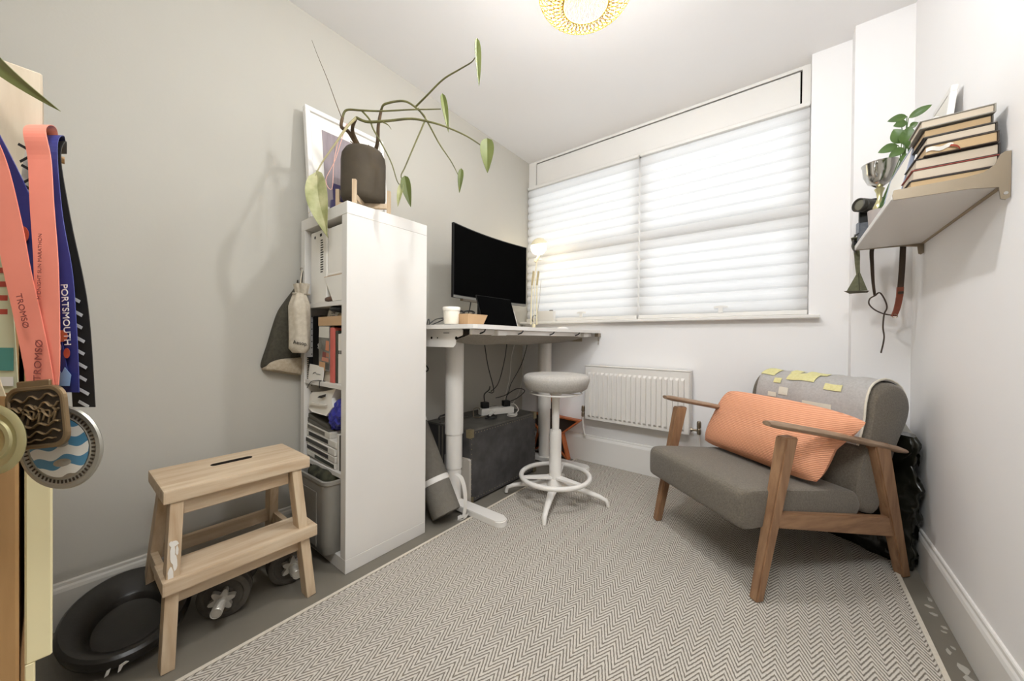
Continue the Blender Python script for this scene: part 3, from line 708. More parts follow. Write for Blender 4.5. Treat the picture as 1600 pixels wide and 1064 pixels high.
V_ = {
 'main': [(0.386, 0.541, 1.854), (0.427, 0.566, 1.834), (0.498, 0.614, 1.835), (0.581, 0.671, 1.841), (0.652, 0.717, 1.823), (0.71, 0.751, 1.798), (0.781, 0.795, 1.757), (0.841, 0.83, 1.709)],
 'toA': [(0.386, 0.541, 1.854), (0.371, 0.511, 1.809), (0.348, 0.473, 1.73), (0.32, 0.431, 1.641), (0.314, 0.407, 1.578)],
 'stem1': [(0.3, 0.626, 1.755), (0.309, 0.574, 1.813), (0.341, 0.548, 1.834), (0.386, 0.541, 1.854)],
 'stem2': [(0.293, 0.62, 1.755), (0.306, 0.553, 1.823), (0.328, 0.507, 1.819), (0.336, 0.507, 1.857), (0.352, 0.516, 1.886), (0.402, 0.554, 1.885), (0.464, 0.607, 1.885), (0.545, 0.677, 1.895), (0.607, 0.732, 1.901), (0.649, 0.771, 1.906)],
 'toF': [(0.397, 0.557, 1.888), (0.429, 0.574, 1.847), (0.448, 0.581, 1.802), (0.48, 0.598, 1.742), (0.519, 0.62, 1.657), (0.544, 0.631, 1.58), (0.562, 0.638, 1.558)],
 'stem3': [(0.304, 0.667, 1.77), (0.35, 0.659, 1.811), (0.385, 0.642, 1.871), (0.413, 0.639, 1.928), (0.444, 0.638, 1.939), (0.509, 0.682, 1.949), (0.554, 0.71, 1.92), (0.596, 0.73, 1.87), (0.598, 0.718, 1.831), (0.581, 0.692, 1.75), (0.557, 0.66, 1.645), (0.549, 0.647, 1.609), (0.557, 0.646, 1.586)],
 'toB': [(0.55, 0.713, 1.922), (0.629, 0.713, 1.94), (0.718, 0.721, 1.971), (0.805, 0.726, 1.974), (0.876, 0.719, 1.964), (0.923, 0.693, 1.944)],
 'toD': [(0.564, 0.718, 1.914), (0.595, 0.742, 1.86), (0.636, 0.773, 1.767), (0.677, 0.804, 1.691), (0.703, 0.824, 1.63)]}
for nm, m, r in (('stem1', M_bark, (.010, .0055)), ('stem2', M_bark, (.009, .003)), ('stem3', M_bark, (.009, .0035))):
    P = V_[nm]; k = 4
    if nm != 'stem1': bm = B(); tube(bm, P[k-1:], (.0050, .0022), 8, 6); obj('stem', bm, M_vine, t, True)
    bm = B(); tube(bm, P[:k], (r[0], .0058), 9, 6)
    for i in range(7):
        q = smooth_path(P[:k], 6)[2+i*2 if 2+i*2 < 6*(k-1) else -2]; lathe(bm, [(0, -.004), (.009-.0006*i, -.002), (.009-.0006*i, .002), (0, .004)], q, 8)
    obj('woody_stem', bm, M_bark, t, True, 'brown knobbly woody stem')
bm = B(); tube(bm, V_['main'], (.0062, .0025), 8, 6); mn = obj('stem', bm, M_vine, t, True)
bm = B(); tube(bm, [(0.488, 0.601, 1.827), (0.505, 0.614, 1.815), (0.514, 0.622, 1.798)], (.003, .0008), 6, 4); obj('shoot', bm, M_vine, mn, True)
for nm in ('toA', 'toF', 'toB', 'toD'):
    bm = B(); tube(bm, V_[nm], (.0042, .0018) if nm != 'toA' else (.006, .002), 7, 6); obj('leaf_stalk', bm, M_vine if nm != 'toA' else mat('pale leaf stalk', '#a39a72', .6), t, True)
bm = B(); tube(bm, [(0.336, 0.503, 1.855), (0.308, 0.491, 1.926), (0.273, 0.474, 2.023), (0.231, 0.452, 2.13), (0.202, 0.44, 2.203)], (.0018, .0007), 6, 5); obj('dry_shoot', bm, M_bark, t, True, 'thin dry brown shoot')
def leaf(bm, base, tip, side, wid, bend=.1, fold=.25, th=.0012, heart=.35, nu=14, nv=8, curl=0., shape=.62):
    base, tip = Vector(base), Vector(tip); ax = tip-base; L = ax.length; ax.normalize()
    sd = Vector(side); sd = (sd-ax*sd.dot(ax)).normalized(); nr = ax.cross(sd)
    def fn(u, v):
        s = v*2-1
        w = wid*(math.sin(PI*min(1, u**shape))**.8)*(1-(.25 if shape < .8 else .0)*u)
        back = -heart*L*.35*abs(s)**1.5*(1-u)**3
        return base+ax*(L*u+back)+sd*(s*w)+nr*(bend*L*math.sin(PI*u)+fold*abs(s)*w+curl*math.sin(6*u+2*s)*wid*.25)
    return sheet(bm, fn, nu, nv, th)
cr_ = (.79, .61, 0)         # across the line of sight
lf = obj('leaf', leaf(B(), (0.323, 0.414, 1.574), (0.357, 0.439, 1.335), cr_, .046, .07, .5, curl=.5), M_leafvar, t, True, 'large cream variegated leaf hanging over the bookcase edge')
obj('leaf', leaf(B(), (0.928, 0.698, 1.998), (0.935, 0.702, 1.842), (.45, .6, .1), .012, .02, .6), M_leaf, t, True)
obj('leaf', leaf(B(), (0.659, 0.773, 1.952), (0.679, 0.787, 1.805), (.5, .6, .1), .014, .05, .6), M_leaf, t, True)
obj('leaf', leaf(B(), (0.712, 0.831, 1.649), (0.707, 0.826, 1.555), (.6, .6, .0), .0125, .05, .5), M_leafpale, t, True)
obj('leaf', leaf(B(), (0.853, 0.839, 1.73), (0.855, 0.84, 1.604), cr_, .030, .05, .4), M_leaf, t, True)
obj('leaf', leaf(B(), (0.571, 0.651, 1.588), (0.59, 0.665, 1.473), cr_, .022, .05, .4), M_leafpale, t, True)
obj('leaf', leaf(B(), (0.564, 0.639, 1.56), (0.552, 0.629, 1.472), (.6, .5, .2), .012, .04, .5), M_leafvar, t, True, 'small pale folded leaf')
o = tag(obj('pink_string', tube(B(), [(0.344, 0.489, 1.763), (0.329, 0.476, 1.665), (0.323, 0.471, 1.549), (0.302, 0.455, 1.586), (0.334, 0.48, 1.673), (0.364, 0.505, 1.806), (0.369, 0.509, 1.813), (0.347, 0.491, 1.765)], .0013, 6, 4), M_pink, smooth=True), 'loop of pale pink string hanging from the plant stalk', 'string'); recentre(o)
bm = B(); lathe(bm, [(0, 0), (.030, 0), (.034, .006), (.035, .075), (.033, .09), (.029, .09), (.029, .02), (0, .018)], (.168, .572, ZT), 24)
o = tag(obj('navy_cup', bm, M_navycup, smooth=True), 'small navy cup behind the plant stand on the bookcase', 'cup'); recentre(o)
# ------------------------------------------------------------------ trunk under the desk
t = thing('storage_chest', 'large worn black trunk under the desk against the left wall', 'trunk', (.245, 1.505, 0))
tx0, tx1, ty0, ty1, tz = .06, .430, 1.185, 1.835, .420
obj('body', box(B(), tx0, tx1, ty0, ty1, 0.012, tz-.01, .006, seg=2), M_trunk, t)
obj('lid', box(B(), tx0-.003, tx1+.002, ty0-.003, ty1+.003, tz-.012, tz, .004, seg=2), M_trunktop, t)
for x in (.17, .20): obj('edge_strip', box(B(), x, x+.010, ty0-.006, ty0-.001, .012, tz-.012, .001), mat('worn trunk strip', '#6d675c', .5), t)
for a in ((tx1-.028, tx1+.005, ty0-.006, ty0+.028, tz-.045, tz+.002), (tx1-.028, tx1+.005, ty1-.028, ty1+.006, tz-.045, tz+.002), (tx1-.028, tx1+.005, ty0-.006, ty0+.028, .004, .042), (tx1-.028, tx1+.005, ty1-.028, ty1+.006, .004, .042)):
    obj('corner_cap', box(B(), *a, .004, seg=2), M_brass, t, True, 'brass corner cap')
bm = B()
for k in range(24):
    y = ty0+.045+k*(ty1-ty0-.09)/23
    for z in (tz-.022, .03): lathe(bm, [(0, .0018), (.0022, .0012), (.003, 0), (0, 0)], (tx1, y, z), 7, Matrix.Rotation(PI/2, 4, 'Y'))
for k in range(12):
    z = .06+k*.028
    for y in (ty0+.012, ty1-.012): lathe(bm, [(0, .0018), (.0022, .0012), (.003, 0), (0, 0)], (tx1, y, z), 7, Matrix.Rotation(PI/2, 4, 'Y'))
o = obj('studs', bm, M_brass, t); o['kind'] = 'stuff'
bm = B(); tube(bm, [(.10, 1.25, tz), (.10, 1.255, tz+.022), (.10, 1.39, tz+.024), (.10, 1.40, tz)], .006, 8, 3); obj('handle', bm, M_trunk, t, True)
obj('lid_batten', box(B(), .155, .175, ty0+.01, ty1-.01, tz-.001, tz+.005, .001), M_trunktop, t)
# power strip, plugs and cables on the trunk
sd_ = Vector((.42, .9, 0)).normalized()
t = thing('power_strip', 'white extension socket block lying on top of the black trunk', 'extension socket', (.27, 1.62, tz))
PS = basis(sd_, Vector((0, 0, 1)).cross(sd_), (0, 0, 1), (.268, 1.60, tz+.0055))
obj('socket_body', box(B(), -.12, .12, -.032, .032, 0, .042, .008, PS, 2), M_paper, t, True)
for q in (-.085, .0, .07):
    obj('socket_face', box(B(), q-.026, q+.026, -.026, .026, .042, .044, .002, PS), M_whitemet, t)
for q, lab, g in ((-.085, 'black plug at the near end of the white extension socket', 0), (.072, 'black plug with a looped cable at the far end of the white extension socket', 1)):
    t = thing('mains_plug', lab, 'plug', tuple(PS @ Vector((q, 0, .045))), 0, 'plugs in the extension socket')
    bm = B(); box(bm, q-.024, q+.024, -.024, .022, .0445, .085, .009, PS, 2); obj('plug_body', bm, M_black, t, True)
    bm = B(); p = PS @ Vector((q, 0, .083))
    if g: tube(bm, [p, p+Vector((.0, .02, .04)), p+Vector((.03, .09, .075)), p+Vector((.05, .15, .055)), p+Vector((.03, .10, .012)), p+Vector((.0, .05, -.012))], .0035, 8, 6)
    else: tube(bm, [p, p+Vector((-.005, .0, .05)), p+Vector((.01, .03, .08)), p+Vector((.0, .05, .10))], .0035, 8, 6)
    obj('plug_cable', bm, M_cord, t, True)
t = thing('white_adapter', 'small white charger plug lying beside the extension socket', 'charger', (.30, 1.50, tz+.0))
AD = basis((.7, .3, .75), (-.4, .9, 0), (-.6, -.3, .7), (.315, 1.50, tz+.034))
obj('adapter_body', box(B(), -.024, .024, -.015, .015, -.011, .011, .004, AD, 2), M_paper, t, True)
bm = B()
for k in range(3): ring(bm, (.325+.004*k, 1.475+.006*k, tz+.006+.006*k), .034-.003*k, .0025, (0.1*k, 0, 1), 24, 6)
obj('coiled_cable', bm, M_cord, t, True)
t = thing('white_cable', 'coiled white cable at the front edge of the trunk top', 'cable', (.375, 1.62, tz))
bm = B(); 
for k in range(2): ring(bm, (.378, 1.63+.004*k, tz+.004+.006*k), .030-.002*k, .003, (0, .05*k, 1), 24, 6)
tube(bm, [(.375, 1.66, tz+.005), (.38, 1.70, tz+.03), (.345, 1.70, tz+.065), (.30, 1.69, tz+.055)], .003, 7, 6); lathe(bm, [(0, 0), (.008, 0), (.008, .014), (0, .014)], (.395, 1.655, tz+.003), 10)
obj('cable_coil', bm, M_cordw, t, True)
t = thing('metal_bracket', 'bent thin metal bracket lying at the back of the trunk top', 'bracket', (.2, 1.48, tz))
bm = B(); tube(bm, [(.22, 1.43, tz+.004), (.20, 1.45, tz+.05), (.215, 1.49, tz+.05), (.23, 1.50, tz+.004)], .003, 6, 2); tube(bm, [(.22, 1.43, tz+.004), (.255, 1.44, tz+.004), (.25, 1.52, tz+.004)], .003, 6, 2)
obj('rod', bm, M_steel, t, True)
# ------------------------------------------------------------------ standing desk
dx1, dy0, dy1, dz = .735, .885, 2.250, .998
t = thing('standing_desk', 'white standing desk raised high along the left wall beneath the monitor', 'desk', (.36, 1.6, 0))
def desk_edge(y):
    s = (y-dy0)/(dy1-dy0); return dx1-.045*math.sin(PI*min(1, max(0, s)))**1.5
poly = [(.018, dy0), (.70, dy0), (.725, dy0+.012)]+[(desk_edge(dy0+.03+i*(dy1-dy0-.06)/24), dy0+.03+i*(dy1-dy0-.06)/24, ) for i in range(25)]+[(.725, dy1-.012), (.70, dy1), (.018, dy1)]
bm = prism(B(), [(a, b_, dz-.020) for a, b_ in poly], (0, 0, 0), (0, 0, .020))
obj('desk_top', bm, M_white, t)
for yl in (1.135, 2.065):
    lg = B(); lathe(lg, [(0, .018), (.041, .018), (.041, .215), (.043, .217)], (.355, yl, 0), 28)
    obj('lower_column', lg, M_whitemet, t, True)
    lg = B(); lathe(lg, [(0, .214), (.046, .214), (.046, .405), (.048, .407), (0, .407)], (.355, yl, 0), 28); obj('middle_column', lg, M_whitemet, t, True)
    lg = B(); lathe(lg, [(0, .404), (.051, .404), (.051, .948), (0, .948)], (.355, yl, 0), 28); obj('upper_column', lg, M_whitemet, t, True)
    bm = B(); pts = [(.735-.036, -.036), (.70, -.036), (.03, -.036), (.03, .036), (.70, .036)]
    arc = [(.70+.036*math.cos(a), .036*math.sin(a)) for a in [PI/2-PI*k/10 for k in range(11)]]
    pl_ = [(.03, -.036), (.03, .036)]+arc
    prism(bm, [(a, yl+b_-.012, .0115) for a, b_ in pl_], (0, 0, 0), (0, 0, .030)); bmesh.ops.bevel(bm, geom=[e for e in bm.edges if all(v.co.z > .03 for v in e.verts)], offset=.006, segments=2, affect='EDGES')
    obj('foot', bm, M_whitemet, t)
    obj('foot_pad', box(B(), .60, .70, yl-.045, yl+.02, .0105, .0125), M_black, t)
    br = B(); box(br, .06, .70, yl-.035, yl+.035, .948, dz-.021, .004); obj('top_bracket', br, M_whitemet, t)
bm = B(); pr_ = [(.30, .905), (.318, .890), (.560, .890), (.575, .905), (.575, .935), (.62, .948), (.62, dz-.021), (.10, dz-.021), (.10, .93), (.28, .93)]
prism(bm, [(a, dy0+.05, b_) for a, b_ in pr_], (0, 0, 0), (0, .004, 0)); br = obj('side_bracket', bm, M_whitemet, t)
bm = B()
for x, r in ((.315, .006), (.40, .006), (.445, .0035), (.58, .008)): cyl(bm, (x, dy0+.048, .935), (x, dy0+.051, .935), r, seg=12)
box(bm, .49, .53, dy0+.048, dy0+.0505, .958, .961); obj('bolt', bm, M_steel if False else M_dark, br)
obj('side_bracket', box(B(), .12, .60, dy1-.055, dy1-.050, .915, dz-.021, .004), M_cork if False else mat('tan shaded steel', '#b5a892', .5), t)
obj('front_rail', box(B(), .655, .675, .945, 2.195, dz-.046, dz-.0205, .002), M_whitemet, t)
# fabric cable sling under the front edge
def sling(u, v):
    y = .955+1.20*u; sag = .030+.026*math.sin(PI*u)**.5+.012*math.sin(3*PI*u)**2*(1-u)
    x = .66-.28*v; return Vector((x, y, dz-.026-sag*math.sin(PI*(.5*v+.5 if v < 1 else 1))*1.0 if False else dz-.040-sag*math.sin(PI*min(1, v*.97+.01))))
bm = B(); sheet(bm, sling, 30, 10, .002); obj('cable_sling', bm, mat('grey sling fabric', '#9c958a', .95, color2='#8d867b', vscale=100), t, True, 'grey fabric sling for cables')
for y in (1.0, 1.30, 1.62, 1.95):
    bm = B(); tube(bm, [(.705, y, dz-.022), (.69, y+.005, dz-.034), (.665, y-.01, dz-.044)], .0035, 6, 3); obj('hook', bm, M_cord, t)
bm = B(); box(bm, .700, .728, dy1-.05, dy1-.002, dz-.046, dz-.0205, .002); ky = obj('latch', bm, M_steel, t)
bm = B(); ring(bm, (.716, dy1-.02, dz-.056), .009, .0012, (1, 0, 0), 18, 6); cyl(bm, (.716, dy1-.02, dz-.066), (.716, dy1-.022, dz-.105), .0022, seg=8); ring(bm, (.716, dy1-.02, dz-.072), .006, .002, (1, 0, 0), 12, 6); box(bm, .7150, .717, dy1-.029, dy1-.021, dz-.105, dz-.090)
t2 = obj('key', bm, M_steel, smooth=True); tag(t2, 'small metal key on a ring hanging from the far desk corner', 'key'); recentre(t2)
# ------------------------------------------------------------------ monitor
t = thing('curved_monitor', 'large black curved monitor standing on the white desk', 'monitor', (.26, 1.53, dz))
my0, my1, mz0, mz1 = 1.170, 1.888, 1.170, 1.600
def mon(y, z, off):
    s = (y-1.529)/.359; return Vector((.268+.030*s*s+off, y, z))
def slab(y0, y1, z0_, z1_, o0, o1, n=20):
    bm = B(); F = [[bm.verts.new(mon(y0+(y1-y0)*i/n, z, o)) for i in range(n+1)] for z, o in ((z0_, o0), (z0_, o1), (z1_, o1), (z1_, o0))]
    for a in range(4):
        A, Q = F[a], F[(a+1) % 4]
        for i in range(n): bm.faces.new((A[i], A[i+1], Q[i+1], Q[i]))
    bm.faces.new([F[a][0] for a in range(4)]); bm.faces.new([F[a][n] for a in range(4)][::-1]); return bm
obj('housing', slab(my0, my1, mz0, mz1, -.014, .004), M_black, t)
obj('screen', slab(my0+.006, my1-.006, mz0+.018, mz1-.006, .0042, .0052), M_screen, t)
obj('bottom_bezel', slab(my0, my1, mz0, mz0+.014, .0042, .0062), mat('brushed dark grey bezel', '#7c7972', .4, .5), t)
obj('control_bar', slab(1.26, 1.50, mz0-.012, mz0+.004, -.02, .005), mat('bronze control bar', '#5d5344', .5), t)
bm = B(); beam(bm, (.215, 1.50, dz+.012), (.225, 1.50, 1.35), .055, .03, (1, 0, 0), .004); obj('neck', bm, M_black, t)
bm = B(); lathe(bm, [(0, 0), (.115, 0), (.118, .005), (.112, .012), (0, .014)], (.21, 1.50, dz), 36); obj('base', bm, M_black, t, True)
bm = B(); tube(bm, [(.23, 1.39, 1.18), (.235, 1.365, 1.10), (.22, 1.33, 1.03), (.15, 1.25, 1.003), (.06, 1.1, 1.003)], .0035, 7, 6); obj('cable', bm, M_cord, t, True)
# ------------------------------------------------------------------ laptop, jar, tray, glasses on the desk
t = thing('tablet', 'black tablet with a pale edge propped upright in front of the monitor', 'tablet', (.5, 1.3, dz))
# leaning back: lower edge nearer the room
La, Lb = Vector((.552, 1.156, dz+.004)), Vector((.552, 1.456, dz+.004)); up_ = Vector((-.052, -.004, .160))
ydir = (Lb-La).normalized(); up_l = up_.length; upd = up_.normalized(); nr = ydir.cross(upd).normalized()
LM = basis(ydir, upd, nr, La)
obj('body', box(B(), 0, .30, 0, up_l+.006, -.007, 0, .003, LM, 2), M_black, t, True)
obj('edge_strip', box(B(), .3002, .3032, .0, up_l*.62, -.007, .001, .0005, LM), M_paper, t, False, 'pale edge strip')
obj('screen', box(B(), .003, .297, .004, up_l+.003, .0004, .0016, 0, LM), M_screen, t)
bm = B(); prism(bm, [LM @ Vector((.06, .13, -.008)), LM @ Vector((.06, .10, -.008)), Vector((.40, La.y+.05, dz+.0006)), Vector((.42, La.y+.05, dz+.0006))], (0, 0, 0), (0, .16, 0)); obj('kickstand', bm, M_black, t)
obj('keyboard_base', box(B(), .553, .60, 1.17, 1.45, dz+.0003, dz+.004, .001), M_paper, t)
bm = B(); lathe(bm, [(0, .006), (.034, .006), (.038, .012), (.0415, .072), (.041, .074), (0, .074)], (.476, .998, dz), 32); 
t = thing('lidded_jar', 'white tapered jar with a lid near the bookcase end of the desk', 'jar', (.476, .998, dz)); obj('jar_body', bm, mat('warm white ceramic', '#ece5d6', .4), t, True)
bm = B(); lathe(bm, [(0, .074), (.0435, .074), (.0445, .078), (.0445, .090), (.042, .093), (0, .093)], (.476, .998, dz), 32); obj('lid', bm, mat('white ceramic lid', '#f0ebe0', .4), t, True)
bm = B(); lathe(bm, [(0, .0003), (.036, .0003), (.036, .006), (0, .006)], (.476, .998, dz), 28); obj('coaster', bm, M_trunktop, t, True)
t = thing('desk_tray', 'small kraft cardboard tray with slanted sides beside the white jar', 'tray', (.52, 1.08, dz))
def tray_(z, g): return [Vector((.43-g, 1.03-g, z)), Vector((.56+g, 1.03-g, z)), Vector((.56+g, 1.14+g, z)), Vector((.43-g, 1.14+g, z))]
bm = B(); loft(bm, [tray_(dz+.0004, 0), tray_(dz+.058, .018), tray_(dz+.058, .014), tray_(dz+.004, -.004)], True, True); obj('tray_body', bm, M_cork, t)
t = thing('spectacles', 'black spectacles lying across the kraft desk tray', 'glasses', (.5, 1.07, dz+.06))
bm = B(); c0 = Vector((.515, 1.045, dz+.066))
for s in (-1, 1): ring(bm, c0+Vector((.026*s*.8, .026*s*.6, 0)), .026, .0042, (.35, -.45, 1), 22, 7, 1.1, .8)
tube(bm, [c0+Vector((-.006, -.004, .004)), c0+Vector((.006, .004, .004))], .002, 6, 1)
for s in (-1, 1): tube(bm, [c0+Vector((.045*s*.8, .045*s*.6, .0)), c0+Vector((.045*s*.8-.05, .045*s*.6+.06, .0)), c0+Vector((.045*s*.8-.09, .045*s*.6+.10, -.006))], .0022, 6, 4)
obj('frame', bm, M_black, t, True)
t = thing('desk_cables', 'tangle of black cables on the desk between the tray and the tablet', 'cables', (.45, 1.15, dz))
bm = B(); tube(bm, [(.50, 1.17, dz+.006), (.46, 1.20, dz+.02), (.40, 1.18, dz+.01), (.42, 1.25, dz+.03), (.36, 1.22, dz+.008), (.45, 1.14, dz+.02), (.35, 1.16, dz+.008)], .004, 7, 6); obj('cable', bm, M_cord, t, True)
t = thing('charging_cables', 'two black cables running from the bookcase side across the desk end', 'cables', (.25, .95, dz))
for k, (a, b_) in enumerate((((.40, .905, dz+.004), (.30, 1.0, dz+.030)), ((.38, .93, dz+.004), (.40, 1.02, dz+.036)))):
    bm = B(); tube(bm, [a, (Vector(a)+Vector(b_))/2+Vector((0, 0, .014)), b_, (.2, 1.08, dz+.004)], .003, 7, 6); obj('cable', bm, M_cord, t, True)
bm = B(); lathe(bm, [(0, .018), (.028, .016), (.05, .008), (.058, .002), (.056, .0003), (0, .0003)], (.625, 1.86, dz), 28, Matrix.Diagonal((.6, 1, 1, 1)))
o = tag(obj('computer_mouse', bm, M_white, smooth=True), 'low white mouse near the far end of the desk', 'mouse'); recentre(o)
# ------------------------------------------------------------------ desk lamp with glowing globe, and the box on the sill
t = thing('desk_lamp', 'cream jointed desk lamp with a glowing globe near the window corner', 'lamp', (.268, 2.04, dz))
bm = B(); lathe(bm, [(0, .0003), (.07, .0003), (.072, .006), (.066, .014), (.014, .020), (.012, .05), (0, .05)], (.268, 2.04, dz), 28); obj('base', bm, M_cream, t, True)
c_ = Vector((.79, .61, 0)); b0 = Vector((.268, 2.04, dz+.045)); el = Vector((.270, 2.042, 1.405)); j2 = Vector((.285, 2.054, 1.545))
for s in (-.024, .0, .022):
    bm = B(); cyl(bm, b0+c_*s, el+c_*(s*.8), .006 if s else .0035, seg=10); obj('arm', bm, M_cream, t, True)
bm = B(); 
for s in (-.02, .018): cyl(bm, el+c_*s-Vector((0, 0, .06)), el+c_*(s+.012)+Vector((0, 0, .05)), .008, seg=10)
obj('elbow', bm, mat('tan lamp joint', '#b9a77c', .5), t, True)
bm = B(); cyl(bm, el, j2, .0045, seg=10); obj('upper_arm', bm, M_cream, t, True)
bm = B(); tube(bm, [el+c_*.05+Vector((0, 0, -.02)), el+c_*.04+Vector((0, 0, -.16)), el+c_*.022+Vector((0, 0, -.3))], .0018, 6, 3); obj('spring', bm, M_steel, t, True)
bm = B(); cyl(bm, j2-c_*.014-Vector((0, 0, .02)), j2+c_*.014+Vector((0, 0, .03)), .012, seg=12); cyl(bm, j2-c_*.02, j2+c_*.03, .005, seg=10); obj('joint', bm, M_cream, t, True)
bm = B(); lathe(bm, [(.06*math.sin(PI*k/16), -.06*math.cos(PI*k/16)) for k in range(17)], (.292, 2.06, 1.640), 32); obj('globe', bm, M_globe, t, True)
bm = B(); lathe(bm, [(.069*math.sin(a), .069*math.cos(a)) for a in [.02+k*.11 for k in range(12)]]+[(.066*math.sin(a), .066*math.cos(a)) for a in [.02+k*.11 for k in range(11, -1, -1)]], (.297, 2.066, 1.642), 32, Matrix.Rotation(.25, 4, 'X')); obj('shade', bm, M_cream, t, True)
t = thing('router_box', 'small white electronic box on the window sill behind the desk lamp', 'router', (.235, 2.245, SILL+.02))
obj('casing', box(B(), .17, .33, 2.222, 2.262, SILL+.0203, SILL+.105, .006, seg=2), M_white, t, True)
obj('antenna', box(B(), .285, .315, 2.236, 2.248, SILL+.105, SILL+.112, .001), M_black, t)
bm = B(); tube(bm, [(.17, 2.24, SILL+.06), (.13, 2.24, SILL+.075), (.115, 2.24, SILL+.03), (.14, 2.235, SILL+.024)], .003, 7, 5); obj('cable', bm, M_cord, t, True)
# cables hanging under the desk to the trunk
for k, (pts, m, lab, r) in enumerate((
    ([(.42, 1.30, .95), (.40, 1.36, .78), (.33, 1.50, .60), (.262, 1.53, .575)], M_cord, 'leftmost black cable hanging from the desk to the plugs on the trunk', .003),
    ([(.40, 1.55, .95), (.37, 1.56, .80), (.31, 1.57, .64), (.262, 1.55, .58)], M_cord, 'middle black cable hanging from the desk to the plugs on the trunk', .003),
    ([(.40, 1.78, .95), (.38, 1.78, .85), (.35, 1.76, .74), (.30, 1.72, .62), (.29, 1.69, .55), (.262, 1.60, .53)], M_cord, 'rightmost wavy black cable hanging from the desk to the trunk', .003),
    ([(.36, 1.70, .95), (.30, 1.72, .80), (.28, 1.73, .66), (.24, 1.72, .50)], M_cordw, 'thin white cable hanging from the desk behind the black ones', .002),
    ([(.36, 1.80, .95), (.16, 2.06, .70), (.15, 2.02, .52), (.15, 1.90, .40)], M_cordw, 'thin white cable hanging beside the far desk leg', .0018),
    ([(.10, .90, .955), (.12, 1.0, .86), (.22, 1.06, .76), (.16, 1.0, .735), (.06, .9, .76)], M_cord, 'black cable looping below the desk beside the bookcase', .004))):
    o = tag(obj('hanging_cable', tube(B(), pts, r, 7, 8), m, smooth=True), lab, 'cable', 'cables hanging under the desk'); recentre(o)
# ------------------------------------------------------------------ flat grey panel behind the leg, yoga mat, star
t = thing('flat_box', 'flat pale grey box standing on edge between the near desk leg and the trunk', 'box', (.375, 1.178, 0))
bm = B(); prism(bm, [(.225, 1.150, .0005), (.415, 1.160, .0005), (.415, 1.160, .255), (.405, 1.160, .262), (.235, 1.150, .262), (.225, 1.150, .255)], (0, 0, 0), (-.001, .018, 0))
bmesh.ops.translate(bm, verts=bm.verts, vec=(.025, .008, 0)); obj('shell', bm, mat('pale grey plastic', '#a7a198', .5), t)
t = thing('rolled_yoga_mat', 'rolled grey yoga mat leaning behind the bookcase beside the desk leg', 'yoga mat', (.46, .985, 0))
A0, A1 = Vector((.465, .985, .042)), Vector((.160, .985, .50)); dA = (A1-A0).normalized(); s_, t_ = frame_of(dA)
MM = basis(s_, t_, dA, A0)
bm = B(); lathe(bm, [(0, 0), (.070, 0), (.075, .004), (.075, .546), (.070, .55), (0, .55)], (0, 0, 0), 32); bm.transform(MM); obj('roll', bm, M_matgrey, t, True)
bm = B()
P = [MM @ Vector((.012+.0032*(a/ (2*PI))*3.2*math.cos(0)+0, 0, 0)) for a in (0,)]
sp_ = [MM @ Vector(((.008+.0095*a/(2*PI))*math.cos(a), (.008+.0095*a/(2*PI))*math.sin(a), -.0008)) for a in [k*.3 for k in range(132)]]
tube(bm, sp_, .0012, 5, 1); obj('spiral_end', bm, mat('dark mat seam', '#4c4841', .9), t)
for z in (.17, .50):
    bm = B(); lathe(bm, [(.0755, z-.014), (.0772, z-.012), (.0772, z+.012), (.0755, z+.014)], (0, 0, 0), 32, None, True); bm.transform(MM); obj('strap_band', bm, M_white, t, True, 'white strap around the roll')
bm = B(); ribbon(bm, [(.45, 1.060, .222), (.485, 1.066, .205), (.515, 1.062, .15), (.526, 1.056, .08), (.520, 1.048, .022), (.502, 1.035, .005), (.520, 1.05, .006), (.534, 1.062, .035)], .020, (.7, .5, .4), .002); obj('strap_tail', bm, M_white, t, False, 'white loose strap end')
t = thing('star_decoration', 'orange edged star with a dark inside standing behind the far desk leg', 'star', (.40, 2.17, 0))
cx_, cz_ = .33, .205; Ro, Ri = .285, .118
pts = []
for k in range(10):
    a = PI/2+k*PI/5+.0; R_ = Ro if k % 2 == 0 else Ri; pts.append((cx_+R_*math.cos(a), cz_+R_*math.sin(a)))
mz = min(p[1] for p in pts); pts = [(a, b_-mz+.002) for a, b_ in pts]; cz_ -= mz-.002
bm = B(); prism(bm, [(a, 2.178, b_) for a, b_ in pts], (0, 0, 0), (0, .05, 0)); bmesh.ops.delete(bm, geom=[max(bm.faces, key=lambda f: len(f.verts) if f.calc_center_median().y < 2.19 else 0)], context='FACES_ONLY')
bmesh.ops.recalc_face_normals(bm, faces=bm.faces); bmesh.ops.solidify(bm, geom=list(bm.faces), thickness=.010)
obj('star_rim', bm, M_copper, t)
bm = B(); prism(bm, [(cx_+(a-cx_)*.93, 2.20, cz_+(b_-cz_)*.93) for a, b_ in pts], (0, 0, 0), (0, .02, 0)); obj('star_back', bm, mat('dark brown lining', '#3a2c24', .8), t)
